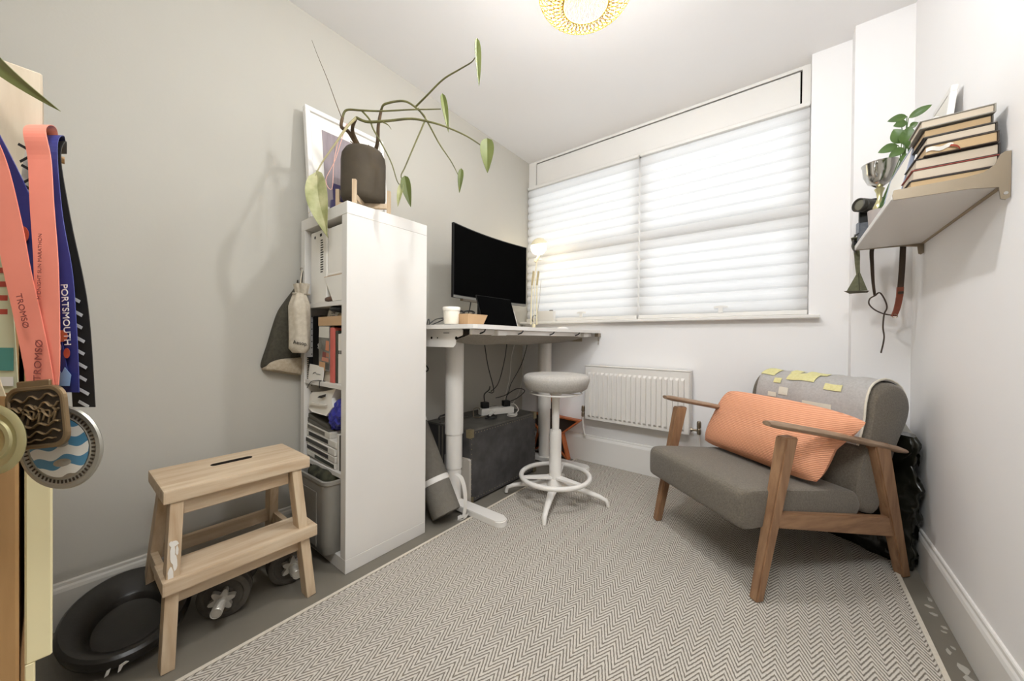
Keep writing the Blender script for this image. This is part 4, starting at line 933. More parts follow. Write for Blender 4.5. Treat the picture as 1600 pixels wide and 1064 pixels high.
# ------------------------------------------------------------------ stool
sc_ = Vector((.772, 1.533, 0))
t = thing('swivel_stool', 'round grey topped swivel stool with a white foot ring beside the desk', 'stool', (sc_.x, sc_.y, 0))
bm = B(); lathe(bm, [(0, .640), (.13, .640), (.160, .645), (.176, .657), (.187, .690), (.189, .708), (.184, .722), (.170, .731), (.1, .737), (0, .738)], (sc_.x, sc_.y, 0), 44); obj('seat', bm, M_stoolgrey, t, True)
bm = B(); ring(bm, (sc_.x, sc_.y, .626), .148, .0045, (0, 0, 1), 44, 8); cyl(bm, (sc_.x, sc_.y, .615), (sc_.x, sc_.y, .642), .035, seg=20); obj('height_ring', bm, M_whitemet, t, True)
bm = B(); beam(bm, (sc_.x-.148, sc_.y, .628), (sc_.x+.148, sc_.y, .628), .018, .004, (0, 0, 1), .001); obj('ring_spoke', bm, M_whitemet, t)
bm = B(); lathe(bm, [(0, .40), (.020, .40), (.021, .45), (.024, .62), (0, .62)], (sc_.x, sc_.y, 0), 20); obj('gas_lift', bm, M_whitemet, t, True)
bm = B(); lathe(bm, [(0, .10), (.034, .10), (.034, .400), (.031, .412), (0, .412)], (sc_.x, sc_.y, 0), 24); obj('column', bm, M_whitemet, t, True)
bm = B(); ring(bm, (sc_.x, sc_.y, .150), .195, .0135, (0, 0, 1), 48, 10); fr = obj('foot_ring', bm, M_whitemet, t, True)
for k in range(3):
    a = math.radians(-12+120*k); d = Vector((math.cos(a), math.sin(a), 0))
    obj('ring_arm', beam(B(), sc_+d*.025+Vector((0, 0, .142)), sc_+d*.190+Vector((0, 0, .150)), .050, .014, (0, 0, 1), .004, .030, .012), M_whitemet, t)
bm = B(); lathe(bm, [(0, .085), (.045, .085), (.05, .10), (.036, .135), (0, .135)], (sc_.x, sc_.y, 0), 24); obj('hub', bm, M_whitemet, t, True)
for k in range(4):
    a = math.atan2(1.642-1.54, 1.054-.781)+k*PI/2; d = Vector((math.cos(a), math.sin(a), 0)); sd2 = Vector((0, 0, 1)).cross(d)
    bm = B(); n = 8; prof = [(.02, .092, .060, .034), (.10, .090, .046, .032), (.18, .078, .036, .028), (.25, .060, .028, .024), (.285, .044, .025, .022), (.294, .022, .022, .020), (.294, .0118, .020, .020)]
    rings = []
    for i, (r, z, w, h) in enumerate(prof):
        nx = prof[min(i+1, len(prof)-1)]; pv = prof[max(i-1, 0)]; tg = (d*(nx[0]-pv[0])+Vector((0, 0, nx[1]-pv[1]))).normalized(); up2 = sd2.cross(tg)*-1
        p = sc_+d*r+Vector((0, 0, z)); rings.append([p+sd2*(w*.5*math.cos(q))+up2*(h*.5*math.sin(q)) for q in [2*PI*j/12 for j in range(12)]])
    loft(bm, rings, True, True); obj('leg', bm, M_whitemet, t, True)
# ------------------------------------------------------------------ armchair (built in its own frame: x to its left, y to its back)
t = thing('armchair', 'low armchair with a slanted wooden frame and grey upholstery in the right corner', 'armchair', (1.74, 1.297, .0105), math.atan2(-.637, .771))
CH = INV[t.name].inverted()
def cp(e1, e2, z): return Vector((-e1, e2, z-.0105))
for e in (.0, .572):
    nmw = 'leg'
    # flattened, tapered legs, longer in the depth direction
    def slab_leg(ea, za, wa, eb, zb, wb, tha=.034, thb=.034):
        bm = B(); P = []
        for e2, z, w, th in ((ea, za, wa, tha), (eb, zb, wb, thb)):
            P.append([cp(e-th/2, e2-w/2, z), cp(e+th/2, e2-w/2, z), cp(e+th/2, e2+w/2, z), cp(e-th/2, e2+w/2, z)])
        loft(bm, P, True, True); bmesh.ops.bevel(bm, geom=list(bm.edges), offset=.005, segments=2, affect='EDGES'); return bm
    obj('leg', slab_leg(.004, .0106, .032, .132, .588, .054, .034, .046), M_oak, t, False, None, True)
    obj('leg', slab_leg(.712, .0106 if e else .0014, .042, .567, .540, .076, .034, .040), M_oak, t, False, None, True)
    bm = B(); tb = []
    n = 18
    for i in range(n+1):
        s = i/n; e2 = .040+.668*s; z = .640-.140*s+.006*math.sin(PI*s); w = .021+.006*math.sin(PI*s); h = .0135 if 0 < i < n else .009
        w = w if 0 < i < n else w*.82
        tb.append([cp(e+w*math.cos(q), e2, z+h*math.sin(q)) for q in [2*PI*k/14 for k in range(14)]])
    loft(bm, tb, True, True); obj('armrest', bm, M_oakarm, t, True, None, True)
    bm = B(); P = [[cp(e-.012, .085, .262), cp(e+.012, .085, .262), cp(e+.012, .085, .318), cp(e-.012, .085, .318)], [cp(e-.012, .645, .168), cp(e+.012, .645, .168), cp(e+.012, .630, .248), cp(e-.012, .630, .248)]]
    loft(bm, P, True, True); bmesh.ops.bevel(bm, geom=list(bm.edges), offset=.004, segments=2, affect='EDGES'); obj('side_rail', bm, M_oakrail, t, False, None, True)
for e2, z in ((.075, .270), (.60, .205)):
    bm = B(); P = [[cp(e, e2-.012, z-.03), cp(e, e2+.012, z-.03), cp(e, e2+.012, z+.02), cp(e, e2-.012, z+.02)] for e in (.012, .56)]
    loft(bm, P, True, True); obj('cross_rail', bm, M_oak, t, False, None, True)
def cushion(prof, ea, eb, round_=.03):
    """profile (e2, z) extruded from ea to eb with soft ends"""
    P = [(p.y, p.z) for p in smooth_path([(0, a, b) for a, b in prof+[prof[0]]], 5)[:-1]]
    cy = sum(a for a, b in P)/len(P); cz = sum(b for a, b in P)/len(P); bm = B(); R = []
    for s, k in ((0, .86), (.12, .94), (.45, .985), (1., 1.)): R.append((ea+round_*s, k))
    R += [(eb-round_*s, k) for s, k in ((1., 1.), (.45, .985), (.12, .94), (0, .86))]
    loft(bm, [[cp(e, cy+(a-cy)*(1-(1-k)*.6), cz+(b-cz)*k) for a, b in P] for e, k in R], True, True); return bm
obj('seat_cushion', cushion([(-.048, .388), (-.056, .365), (-.056, .285), (-.046, .262), (-.02, .256), (.05, .256), (.25, .250), (.44, .243), (.495, .255), (.515, .30), (.49, .345), (.42, .362), (.25, .378), (.08, .393), (-.02, .398)], .010, .562, .022), M_grey, t, True, None, True)
obj('back_cushion', cushion([(.525, .262), (.585, .250), (.615, .30), (.655, .42), (.700, .53), (.752, .63), (.762, .69), (.735, .745), (.672, .768), (.605, .748), (.572, .69), (.560, .62), (.540, .54), (.507, .46), (.480, .38), (.488, .30)], .010, .558, .022), M_grey, t, True, None, True)
# throw over the back
tw = thing('throw_blanket', 'grey throw with yellow and cream blocks draped over the armchair back', 'blanket', (1.74, 1.297, .0105), math.atan2(-.637, .771))
drape = smooth_path([(0, .528, .52), (0, .552, .61), (0, .564, .69), (0, .599, .753), (0, .672, .777), (0, .742, .752), (0, .772, .692), (0, .762, .63), (0, .725, .55)], 8)
def dr(u, v, off=0.):
    x = v*(len(drape)-1); i = int(min(x, len(drape)-2)); p = drape[i].lerp(drape[i+1], x-i); tg = (drape[i+1]-drape[i]).normalized(); nrm = Vector((0, -tg.z, tg.y))
    e1 = .525-.490*u-.006*math.sin(v*9)
    wv = .0035*math.sin(u*14+v*3)*math.sin(v*6)+.002*math.sin(u*31)
    q = p+nrm*(.004+off+wv); return cp(e1, q.y, q.z)
bm = B(); sheet(bm, dr, 44, 40, .004)
obj('woven_cloth', bm, mat('grey throw weave', '#bab7b4', .95, color2='#aeaaa7', vscale=120, bump=.3, bscale=350), tw, True, None, True)
M_yel = mat('yellow wool', '#e2dba4', .95, color2='#d9d194', vscale=100, bump=.3, bscale=350); M_crm = mat('cream wool', '#dcd6c6', .95, bump=.3, bscale=350)
def patch(u0, u1, v0, v1, m):
    bm = B(); sheet(bm, lambda a, b_: dr(u0+(u1-u0)*a, v0+(v1-v0)*b_, .0042), 8, 8, .0008); obj('woven_block', bm, m, tw, True, None, True)
for a in ((.0, .15, .37, .48), (.27, .37, .43, .50), (.29, .56, .345, .43), (.44, .62, .43, .475), (.17, .25, .305, .35), (.66, .80, .30, .35)): patch(*a, M_yel)
for a in ((.25, .34, .215, .275), (.14, .23, .19, .225), (.50, .74, .16, .20)): patch(*a, M_crm)
bm = B(); tube(bm, [dr(1.0, v/20, .003) for v in range(0, 21)], .004, 6, 1); obj('hem', bm, M_crm, tw, True, None, True)
# lumbar cushion
px_ = Vector((.771, -.637, 0)); up3 = Vector((.637*.150, .771*.150, .255)).normalized(); nn3 = px_.cross(up3).normalized()
cc = Vector((1.74, 1.297, 0))+Vector((-.771, .637, 0))*.310+Vector((.637, .771, 0))*.380+Vector((0, 0, .527))
PM = basis(px_, nn3, up3, cc)
M_cord_or = wave_mat('orange corduroy', '#f2b18e', '#dd9570', 46, 'Z', .9, .6, .08)
bm = superellipse_pillow(B(), 0, 0, 0, .60, .325, .17, Matrix.Identity(4), 40, 24, .02, .05)
for v in bm.verts:
    u_, w_ = v.co.x/.30, v.co.z/.1625
    if u_ > 0: v.co.x += .078*u_*max(0, w_)**1.2; v.co.z -= .03*u_**2*max(0, w_)
    v.co.y += .012*math.sin(3*u_)*(1-w_*w_)
bm.transform(PM)
o = tag(obj('lumbar_cushion', bm, M_cord_or, smooth=True), 'orange ribbed rectangular cushion propped against the armchair back', 'cushion'); recentre(o)
# black sack in the corner behind the chair
t = thing('plastic_sack', 'crumpled shiny black plastic sack in the corner behind the armchair', 'sack', (2.12, 2.06, 0))
foot = [(1.93, 2.095), (2.03, 2.038), (2.13, 1.978), (2.19, 1.932), (2.232, 1.905), (2.238, 1.98), (2.236, 2.06), (2.22, 2.128), (2.12, 2.134), (2.0, 2.134), (1.92, 2.13)]
from mathutils import noise as mnoise
bm = B(); R = []
P = smooth_path([(a, b_, 0) for a, b_ in foot+[foot[0]]], 9)[:-1]
for i in range(46):
    z = .003+.545*i/45; k = 1 if i < 38 else 1-.05*((i-38)/7)**2; row = []
    for p in P:
        q = Vector((p.x*7, p.y*7, z*7)); n1 = mnoise.noise(q*1.3); n2 = abs(mnoise.noise(q*2.7+Vector((5, 1, 2)))); n3 = abs(mnoise.noise(q*6))
        d = .030*n1+.030*(n2-.25)+.012*(n3-.25); dirv = Vector((p.x-2.12, p.y-2.06, 0)).normalized()
        bulge = .018*math.sin(PI*min(1, z/.55))
        w = Vector((2.12+(p.x-2.12)*k, 2.06+(p.y-2.06)*k, z))+dirv*(d+bulge)
        if i == 0: w.z = .002
        lim = 2.262 if w.z > .18 else 2.248
        w.x = min(w.x, lim); w.y = min(w.y, 2.148); row.append(w)
    R.append(row)
loft(bm, R, True, True); obj('sack_body', bm, M_sack, t, True)
bm = B(); sheet(bm, lambda u, v: Vector((2.03+.215*u, 2.125-.20*v*(.35+.65*u), .588-.03*u-.030*v*v+.006*math.sin(9*u+5*v))), 12, 8, .004); obj('grey_flap', bm, M_matgrey if False else mat('pale grey cloth', '#a9a69e', .9), t, True, 'pale grey cloth flap over the top')
bm = B(); 
for k in range(5):
    z = .50-.1*k; p = Vector((2.240, 1.915, z)); sheet(bm, lambda u, v: p+Vector((.006*u, -.028*u*(1-.6*v)+.004*math.sin(8*v), -.05*v-.02*u)), 4, 5, .001)
obj('torn_edge', bm, M_sack, t)
# ------------------------------------------------------------------ shelf on the right wall
sx0, sy0, sy1, sz0, sz1 = 2.056, 1.258, 1.985, 1.347, 1.367
t = thing('wall_shelf', 'white wall shelf on metal brackets holding books on the right wall', 'shelf', (2.16, 1.62, sz0))
obj('board', box(B(), sx0, W-.001, sy0, sy1, sz0, sz1, .002), M_white, t)
obj('rear_edge', box(B(), W-.010, W-.001, sy0, sy1, sz0-.003, sz0-.0002), mat('tan shelf edge', '#a08d70', .5), t)
def bracket(y0_, y1_):
    pr2 = [(sx0+.003, sz0-.002), (sx0+.001, sz0+.012), (sx0+.004, sz1+.006), (2.19, sz1+.008), (2.222, sz1+.013), (2.240, sz1+.028), (2.248, sz1+.052), (2.256, sz1+.058), (2.2655, sz1+.056), (2.2655, sz0-.040), (2.258, sz0-.046), (2.250, sz0-.042), (2.247, sz0-.012), (2.20, sz0-.004)]
    bm = prism(B(), [(a, y0_, b_) for a, b_ in pr2], (0, 0, 0), (0, y1_-y0_, 0)); return bm
br = obj('bracket', bracket(sy0-.0055, sy0-.0005), M_steel, t, False, 'brushed metal end bracket')
bm = B(); cyl(bm, (2.2575, sy0-.0058, sz0-.030), (2.2575, sy0-.0075, sz0-.030), .004, seg=12); obj('screw', bm, M_chrome, br)
br = obj('bracket', bracket(sy1+.0005, sy1+.0055), M_steel, t, False, 'brushed metal end bracket')
# stack of books lying flat, page edges to the room
zb = sz1+.0005
stack = [(2.093, 2.250, .030, '#2b2622', M_page, 'bottom book of the stack on the wall shelf, tan pages and a black cover', 0), (2.098, 2.254, .031, '#3a2a24', M_page2, 'second book from the bottom of the shelf stack, with a red brown edge', 0), (2.104, 2.256, .031, '#2b2420', M_page2, 'third book from the bottom of the shelf stack, pale pages and dark cover', 0),
         (2.121, 2.252, .030, '#3b2e22', M_page, 'middle book of the shelf stack with torn paper and a red bookmark', 1), (2.124, 2.250, .025, '#2e2822', M_page2, 'third book from the top of the shelf stack, thin with grey white pages', 0), (2.120, 2.244, .024, '#4a443a', M_page, 'second book from the top of the shelf stack, tan pages and a dark cloth end', 0), (2.112, 2.246, .024, '#39332b', M_page2, 'topmost book of the shelf stack with a pale grey cover', 0)]
for i, (xa, xb, hh, c, pm, lab, ex) in enumerate(stack):
    yb = 1.272+.004*((i*37) % 3); yd = 1.385+.004*((i*23) % 4)
    t = thing('hardback_book', lab, 'book', ((xa+xb)/2, (yb+yd)/2, zb), 0, 'stacked books on the wall shelf')
    mc = mat('cover '+c, c, .6) if i != 6 else mat('pale grey cover', '#8f8b80', .5)
    obj('back_board', box(B(), xa, xb, yb, yd, zb, zb+.0028, .0006), mc, t)
    obj('front_board', box(B(), xa, xb, yb, yd, zb+hh-.0035, zb+hh-.0007, .0006), mat('red book board', '#8c3a2e', .6) if i == 1 else mc, t)
    obj('spine', box(B(), xb-.003, xb, yb, yd, zb+.0028, zb+hh-.0035), mc, t)
    obj('page_block', box(B(), xa+.004, xb-.0035, yb+.002, yd-.003, zb+.0029, zb+hh-.0036, .001), pm, t)
    if ex:
        bm = B(); ribbon(bm, [(2.165, yb+.004, zb+.014), (2.168, yb-.002, zb+.016), (2.180, yb-.004, zb+.010), (2.186, yb-.003, zb+.001)], .006, (0, .2, 1), .0008); obj('bookmark', bm, mat('red bookmark', '#8f3b2a', .8), t)
        bm = B(); sheet(bm, lambda u, v: Vector((2.124+.05*u, yb-.0015-.004*math.sin(PI*u)*v, zb+.010+.010*v+.003*math.sin(9*u))), 10, 3, .0006); obj('torn_paper', bm, M_paper, t)
    zb += hh
# frames leaning behind the books
def lean_frame(label, x_bot, x_top, y0_, y1_, hgt, m_edge, wdt=.016, th=.014):
    t = thing('picture_frame', label, 'picture', ((x_bot+x_top)/2, (y0_+y1_)/2, sz1), 0, 'frames standing on the wall shelf')
    up4 = Vector((x_top-x_bot, 0, hgt)).normalized(); FM2 = basis((0, 1, 0), up4, Vector((0, 1, 0)).cross(up4), (x_bot, y0_, sz1+.001))
    L, Hh = y1_-y0_, hgt
    for a in ((0, L, 0, wdt), (0, L, Hh-wdt, Hh), (0, wdt, wdt, Hh-wdt), (L-wdt, L, wdt, Hh-wdt)): obj('frame_bar', box(B(), a[0], a[1], a[2], a[3], 0, th, .001, FM2), m_edge, t)
    obj('backing', box(B(), wdt, L-wdt, wdt, Hh-wdt, .002, th*.5, 0, FM2), M_paper, t)
    return t
lean_frame('white picture frame leaning tallest against the wall behind the shelf books', 2.200, 2.238, 1.575, 1.76, .415, M_trim, .02, .016)
lean_frame('white picture frame in the middle of the leaning frames on the wall shelf', 2.132, 2.164, 1.400, 1.565, .252, M_trim, .012, .012)
lean_frame('low blue edged frame foremost of the frames on the wall shelf', 2.090, 2.126, 1.396, 1.725, .190, mat('pale blue frame edge', '#9fa6b8', .45), .008, .010)
# trailing plant in a grey pot on the shelf
t = thing('potted_plant', 'small plant with deep green oval leaves on the wall shelf', 'plant', (2.115, 1.80, sz1))
pp_ = Vector((2.098, 1.755, 0))
bm = B(); lathe(bm, [(0, sz1+.0005), (.026, sz1+.0005), (.031, sz1+.085), (.028, sz1+.085), (.026, sz1+.075), (0, sz1+.075)], pp_, 22); obj('pot', bm, mat('lilac grey pot', '#a59c98', .7), t, True)
leaves_ = [((2.169, 1.720, 1.770), (2.225, 1.710, 1.793), .0135), ((2.165, 1.720, 1.778), (2.112, 1.710, 1.773), .014), ((2.165, 1.720, 1.755), (2.128, 1.710, 1.750), .015), ((2.152, 1.720, 1.682), (2.129, 1.710, 1.738), .0225),
 ((2.159, 1.720, 1.673), (2.170, 1.710, 1.735), .021), ((2.143, 1.720, 1.678), (2.088, 1.710, 1.662), .017), ((2.159, 1.720, 1.662), (2.117, 1.710, 1.635), .016), ((2.164, 1.720, 1.658), (2.184, 1.710, 1.676), .015), ((2.172, 1.720, 1.735), (2.192, 1.710, 1.741), .011), ((2.157, 1.720, 1.639), (2.172, 1.710, 1.599), .0165), ((2.151, 1.720, 1.763), (2.131, 1.710, 1.780), .0105)]
for k, (q0, q1, w_) in enumerate(leaves_):
    q0, q1 = Vector(q0), Vector(q1); p0 = pp_+Vector((random.uniform(-.01, .01), random.uniform(-.01, .01), sz1+.075))
    mid = Vector((2.148+.012*(k % 3), 1.728, 1.57+.006*k))
    bm = B(); tube(bm, [p0, p0.lerp(mid, .55)+Vector((.004, 0, .01)), mid, q0.lerp(mid, .35), q0], (.0022, .0013), 6, 4); obj('stem', bm, M_leafdark, t, True)
    d_ = q1-q0; sdv = Vector((-d_.z, 0, d_.x))
    obj('leaf', leaf(B(), q0, q1, sdv, w_, .07, .18, .0008, .0, 10, 6, 0., .85), M_leafdark, t, True)
# trophy
t = thing('trophy_cup', 'small shiny silver trophy cup in front of the plant on the shelf', 'trophy', (2.100, 1.825, sz1))
tc = (2.113, 1.845, 0)
bm = B(); lathe(bm, [(0, sz1+.0005), (.024, sz1+.0005), (.026, sz1+.012), (.018, sz1+.030), (0, sz1+.03)], tc, 24); obj('plinth', bm, M_black, t, True)
bm = B(); lathe(bm, [(0, sz1+.03), (.016, sz1+.03), (.012, sz1+.045), (.008, sz1+.07), (.016, sz1+.10), (.020, sz1+.12), (.012, sz1+.14), (.007, sz1+.155), (.010, sz1+.18), (.016, sz1+.195), (.006, sz1+.205), (0, sz1+.205)], tc, 20); obj('stem', bm, M_goldmed, t, True, 'pale gold turned stem')
bm = B(); lathe(bm, [(0, sz1+.203), (.012, sz1+.204), (.036, sz1+.222), (.050, sz1+.255), (.053, sz1+.292), (.056, sz1+.298), (.052, sz1+.298), (.047, sz1+.258), (.033, sz1+.226), (0, sz1+.212)], tc, 28); obj('bowl', bm, M_chrome, t, True)
for s in (-1, 1):
    bm = B(); c_ = Vector((tc[0], tc[1], 0)); d = Vector((.3, .95, 0))*s; tube(bm, [c_+d*.050+Vector((0, 0, sz1+.285)), c_+d*.075+Vector((0, 0, sz1+.285)), c_+d*.078+Vector((0, 0, sz1+.250)), c_+d*.045+Vector((0, 0, sz1+.235))], .003, 7, 5); obj('handle', bm, M_chrome, t, True)
# camera with its grey pouch
t = thing('old_camera', 'old black camera with a short lens lying at the far shelf end', 'camera', (2.085, 1.935, sz1))
cl = Vector((-.75, -.62, .05)).normalized(); cb = Vector((2.092, 1.935, 1.525))
CM = basis(Vector((0, 0, 1)).cross(cl)*-1, (0, 0, 1), cl, cb) if False else None
s_, t_ = frame_of(cl); CMm = basis(s_, t_, cl, cb)
bm = B(); lathe(bm, [(0, -.02), (.026, -.02), (.026, .0), (.0285, .002), (.0285, .026), (.026, .028), (.029, .030), (.029, .046), (.026, .048), (.022, .040), (0, .036)], (0, 0, 0), 26); bm.transform(CMm); obj('lens', bm, mat('dark olive lens barrel', '#3a3730', .45), t, True)
bm = B(); lathe(bm, [(0, .0365), (.0215, .0405), (.0, .044)], (0, 0, 0), 20); bm.transform(CMm); obj('lens_cap', bm, mat('worn grey lens front', '#6d6b5e', .35), t, True)
bm = B(); box(bm, 2.066, 2.166, 1.952, 1.980, sz1+.090, sz1+.192, .006, None, 2); obj('body', bm, M_black, t, True)
t = thing('camera_pouch', 'grey blue fabric camera pouch standing under the old camera', 'pouch', (2.095, 1.955, sz1))
bm = B(); box(bm, 2.062, 2.140, 1.925, 1.980, sz1+.0005, sz1+.088, .012, None, 2); obj('pouch_body', bm, mat('grey blue fabric', '#6c6f75', .9, color2='#5d6066', vscale=80), t, True)
bm = B(); sheet(bm, lambda u, v: Vector((2.060-.004*math.sin(PI*u), 1.922+.055*u, sz1+.088-.045*v)), 6, 6, .003); obj('flap', bm, mat('pale grey blue flap', '#868a90', .85), t, True)
# olive strap hanging over the shelf front corner
t = thing('hanging_strap', 'olive green webbing strap hanging over the far front shelf corner', 'strap', (2.07, 2.0, 1.16))
bm = B(); ribbon(bm, [(2.078, 1.955, sz1+.03), (2.058, 1.985, sz1+.035), (2.060, 2.012, 1.395), (2.068, 2.02, 1.335), (2.070, 2.02, 1.285), (2.073, 2.02, 1.243)], .030, (1, .1, .0), .0025, 8, .013); obj('upper_loop', bm, M_strapgreen, t)
bm = B(); prism(bm, [(2.069, 2.02, 1.248), (2.079, 2.02, 1.248), (2.104, 2.02, 1.166), (2.034, 2.02, 1.166)], (0, 0, 0), (.001, .003, 0)); obj('fanned_end', bm, M_strapgreen, t)
bm = B(); prism(bm, [(2.026, 2.018, 1.168), (2.110, 2.018, 1.164), (2.104, 2.018, 1.156), (2.045, 2.018, 1.155)], (0, 0, 0), (0, .007, 0)); obj('hem', bm, mat('dark strap hem', '#3f3a2c', .8), t)
bm = B(); prism(bm, [(2.073, 2.0195, 1.247), (2.0752, 2.0195, 1.247), (2.079, 2.0195, 1.168), (2.0765, 2.0195, 1.168)], (0, 0, 0), (0, -.0008, 0)); obj('seam', bm, mat('dark strap hem', '#3f3a2c', .8), t)
bm = B(); box(bm, 2.052, 2.082, 1.998, 2.004, 1.372, 1.392, .002); obj('buckle', bm, M_black, t)
bm = B(); tube(bm, [(2.06, 1.995, 1.42), (2.05, 2.0, 1.37), (2.062, 2.005, 1.34)], .004, 6, 4); obj('clip_cord', bm, M_trunktop, t, True)
# leather leash
t = thing('leather_leash', 'dark leather leash with a chestnut tab hanging from the far shelf end', 'leash', (2.16, 2.02, .89))
yl = 2.02
bm = B(); ribbon(bm, [(2.14, 1.96, sz1+.002), (2.125, 1.992, sz1+.004), (2.1165, yl, 1.345), (2.118, yl, 1.28), (2.122, yl, 1.20), (2.128, yl, 1.14)], .020, (.8, .3, 0), .0022, 8, .009); obj('long_strap', bm, M_leather, t)
bm = B(); ribbon(bm, [(2.20, 1.96, sz1+.002), (2.207, 1.992, sz1+.004), (2.212, yl, 1.335), (2.210, yl, 1.25), (2.206, yl, 1.16)], .021, (.8, .3, 0), .0022, 8); obj('short_strap', bm, M_leather, t)
bm = B(); ribbon(bm, [(2.206, yl-.003, 1.172), (2.204, yl-.003, 1.13), (2.197, yl-.003, 1.08), (2.188, yl-.003, 1.046)], .024, (.8, .3, 0), .004, 8, .021); tb_ = obj('leather_tab', bm, M_leatherred, t, False, 'chestnut leather tab')
bm = B(); box(bm, 2.197, 2.215, yl-.009, yl-.005, 1.142, 1.154, .002); obj('stud', bm, M_leather, tb_)
bm = B(); tube(bm, [(2.128, yl, 1.14), (2.112, yl, 1.128), (2.110, yl+.004, 1.105), (2.128, yl+.004, 1.078), (2.157, yl, 1.058), (2.188, yl, 1.050)], .0058, 7, 6, False, .5); tube(bm, [(2.128, yl, 1.14), (2.142, yl-.006, 1.152), (2.158, yl-.006, 1.120), (2.165, yl-.006, 1.085), (2.157, yl-.004, 1.055), (2.154, yl-.004, 1.0), (2.158, yl-.004, .95), (2.149, yl-.004, .884)], .0058, 7, 6, False, .5); obj('looped_end', bm, M_leather, t, True)
bm = B(); ring(bm, (2.190, yl-.004, 1.047), .008, .0016, (.3, 1, 0), 16, 6); obj('ring', bm, M_steel, t, True)
# ------------------------------------------------------------------ ceiling pendant
t = thing('pendant_lamp', 'gold wire mesh pendant lamp with a lit bulb hanging from the ceiling', 'pendant lamp', (1.236, .935, H))
lc = Vector((1.236, .935, 0)); zc = 2.215
bm = B()
zr = 2.137       # height of the lower opening
prof = [(.080, zr), (.112, zr+.003), (.140, zr+.012), (.158, zr+.026), (.168, zr+.044), (.170, zr+.064), (.163, zr+.088), (.146, zr+.110), (.118, zr+.128), (.085, zr+.138)]
nr_ = 46
for k in range(nr_):
    for sgn in (1, -1):
        tube(bm, [lc+Vector((r*math.cos(2*PI*k/nr_+sgn*i*.085), r*math.sin(2*PI*k/nr_+sgn*i*.085), z)) for i, (r, z) in enumerate(prof)], .0016, 4, 1)
o = obj('wire_mesh', bm, M_gold, t, True); o['kind'] = 'stuff'
bm = B(); ring(bm, lc+Vector((0, 0, prof[0][1])), prof[0][0], .0028, (0, 0, 1), 44, 8); obj('lower_rim', bm, M_gold, t, True)
bm = B(); ring(bm, lc+Vector((0, 0, prof[-1][1])), prof[-1][0], .0028, (0, 0, 1), 44, 8); obj('upper_rim', bm, M_gold, t, True)
bm = B(); lathe(bm, [(.036*math.sin(PI*k/14), zc+.0-.036*math.cos(PI*k/14)) for k in range(13)]+[(.014, zc+.05), (0, zc+.05)], lc, 24); obj('bulb', bm, M_bulb, t, True)
bm = B(); lathe(bm, [(0, zc+.048), (.018, zc+.048), (.020, zc+.10), (.010, zc+.115), (0, zc+.115)], lc, 20); obj('socket', bm, M_gold, t, True)
bm = B(); lathe(bm, [(.020, zc+.058), (.046, zc+.046), (.056, zc+.026), (.058, zc+.026), (.048, zc+.049), (.020, zc+.062)], lc, 32, None, True); obj('added_bulb_shield', bm, M_white, t, True)  # cup added above the bulb to hold its light off the ceiling
bm = B()
for k in range(3): a = 2*PI*k/3; tube(bm, [lc+Vector((0, 0, zc+.105)), lc+Vector((prof[-1][0]*math.cos(a), prof[-1][0]*math.sin(a), prof[-1][1]))], .002, 6, 1)
obj('spider', bm, M_gold, t, True)
bm = B(); cyl(bm, lc+Vector((0, 0, zc+.11)), lc+Vector((0, 0, H-.02)), .003, seg=8); obj('flex', bm, M_cordw, t, True)
bm = B(); lathe(bm, [(0, H-.0005), (.045, H-.0005), (.045, H-.015), (.012, H-.028), (0, H-.028)], lc, 24); obj('ceiling_rose', bm, M_white, t, True)
# ------------------------------------------------------------------ step stool
t = thing('step_stool', 'worn wooden two step stool with paint splashes in front of the bookcase', 'step stool', (.28, .145, 0))
bm = B(); 
pl2 = [(.195, -.050), (.455, -.050), (.455, .335), (.195, .335)]
box(bm, .195, .455, -.050, .335, .462, .500, .005, None, 2); tp = obj('top_step', bm, M_birch, t)
bm = B(); prism(bm, [(.295+.014*math.cos(a)*1., .145+(.045 if math.cos(a-PI/2) > 0 else -.045)+.014*math.sin(a), .4995) for a in [2*PI*k/24 for k in range(24)]], (0, 0, 0), (0, 0, .0012)); obj('hand_slot', bm, M_dark, tp)
obj('lower_step', box(B(), .345, .478, -.055, .352, .215, .254, .005, None, 2), M_birch, t)
for a, b_ in (((.425, -.020, .462), (.452, -.043, 0)), ((.425, .292, .462), (.452, .334, 0)), ((.235, -.015, .462), (.085, -.040, 0)), ((.235, .290, .462), (.085, .330, 0))):
    lg = obj('leg', beam(B(), a, b_, .030, .048, (1, 0, .2), .003), M_birchx, t)
    if a[1] < 0 and a[0] > .4: front_leg = lg
obj('top_apron', box(B(), .405, .425, -.004, .276, .412, .461, .002), M_birch, t)
obj('lower_apron', box(B(), .418, .437, -.02, .310, .165, .2145, .002), M_birch, t)
obj('rear_rail', box(B(), .140, .158, -.02, .310, .185, .232, .002), M_birch, t, False, None)
for y in (-.034, .318): obj('side_rail', beam(B(), (.16, y, .20), (.44, y, .20), .018, .044, (0, 0, 1), .002), M_birch, t)
for y in (-.018, .292): obj('top_side_rail', beam(B(), (.235, y, .44), (.42, y, .44), .018, .040, (0, 0, 1), .002), M_birch, t)
bm = B()
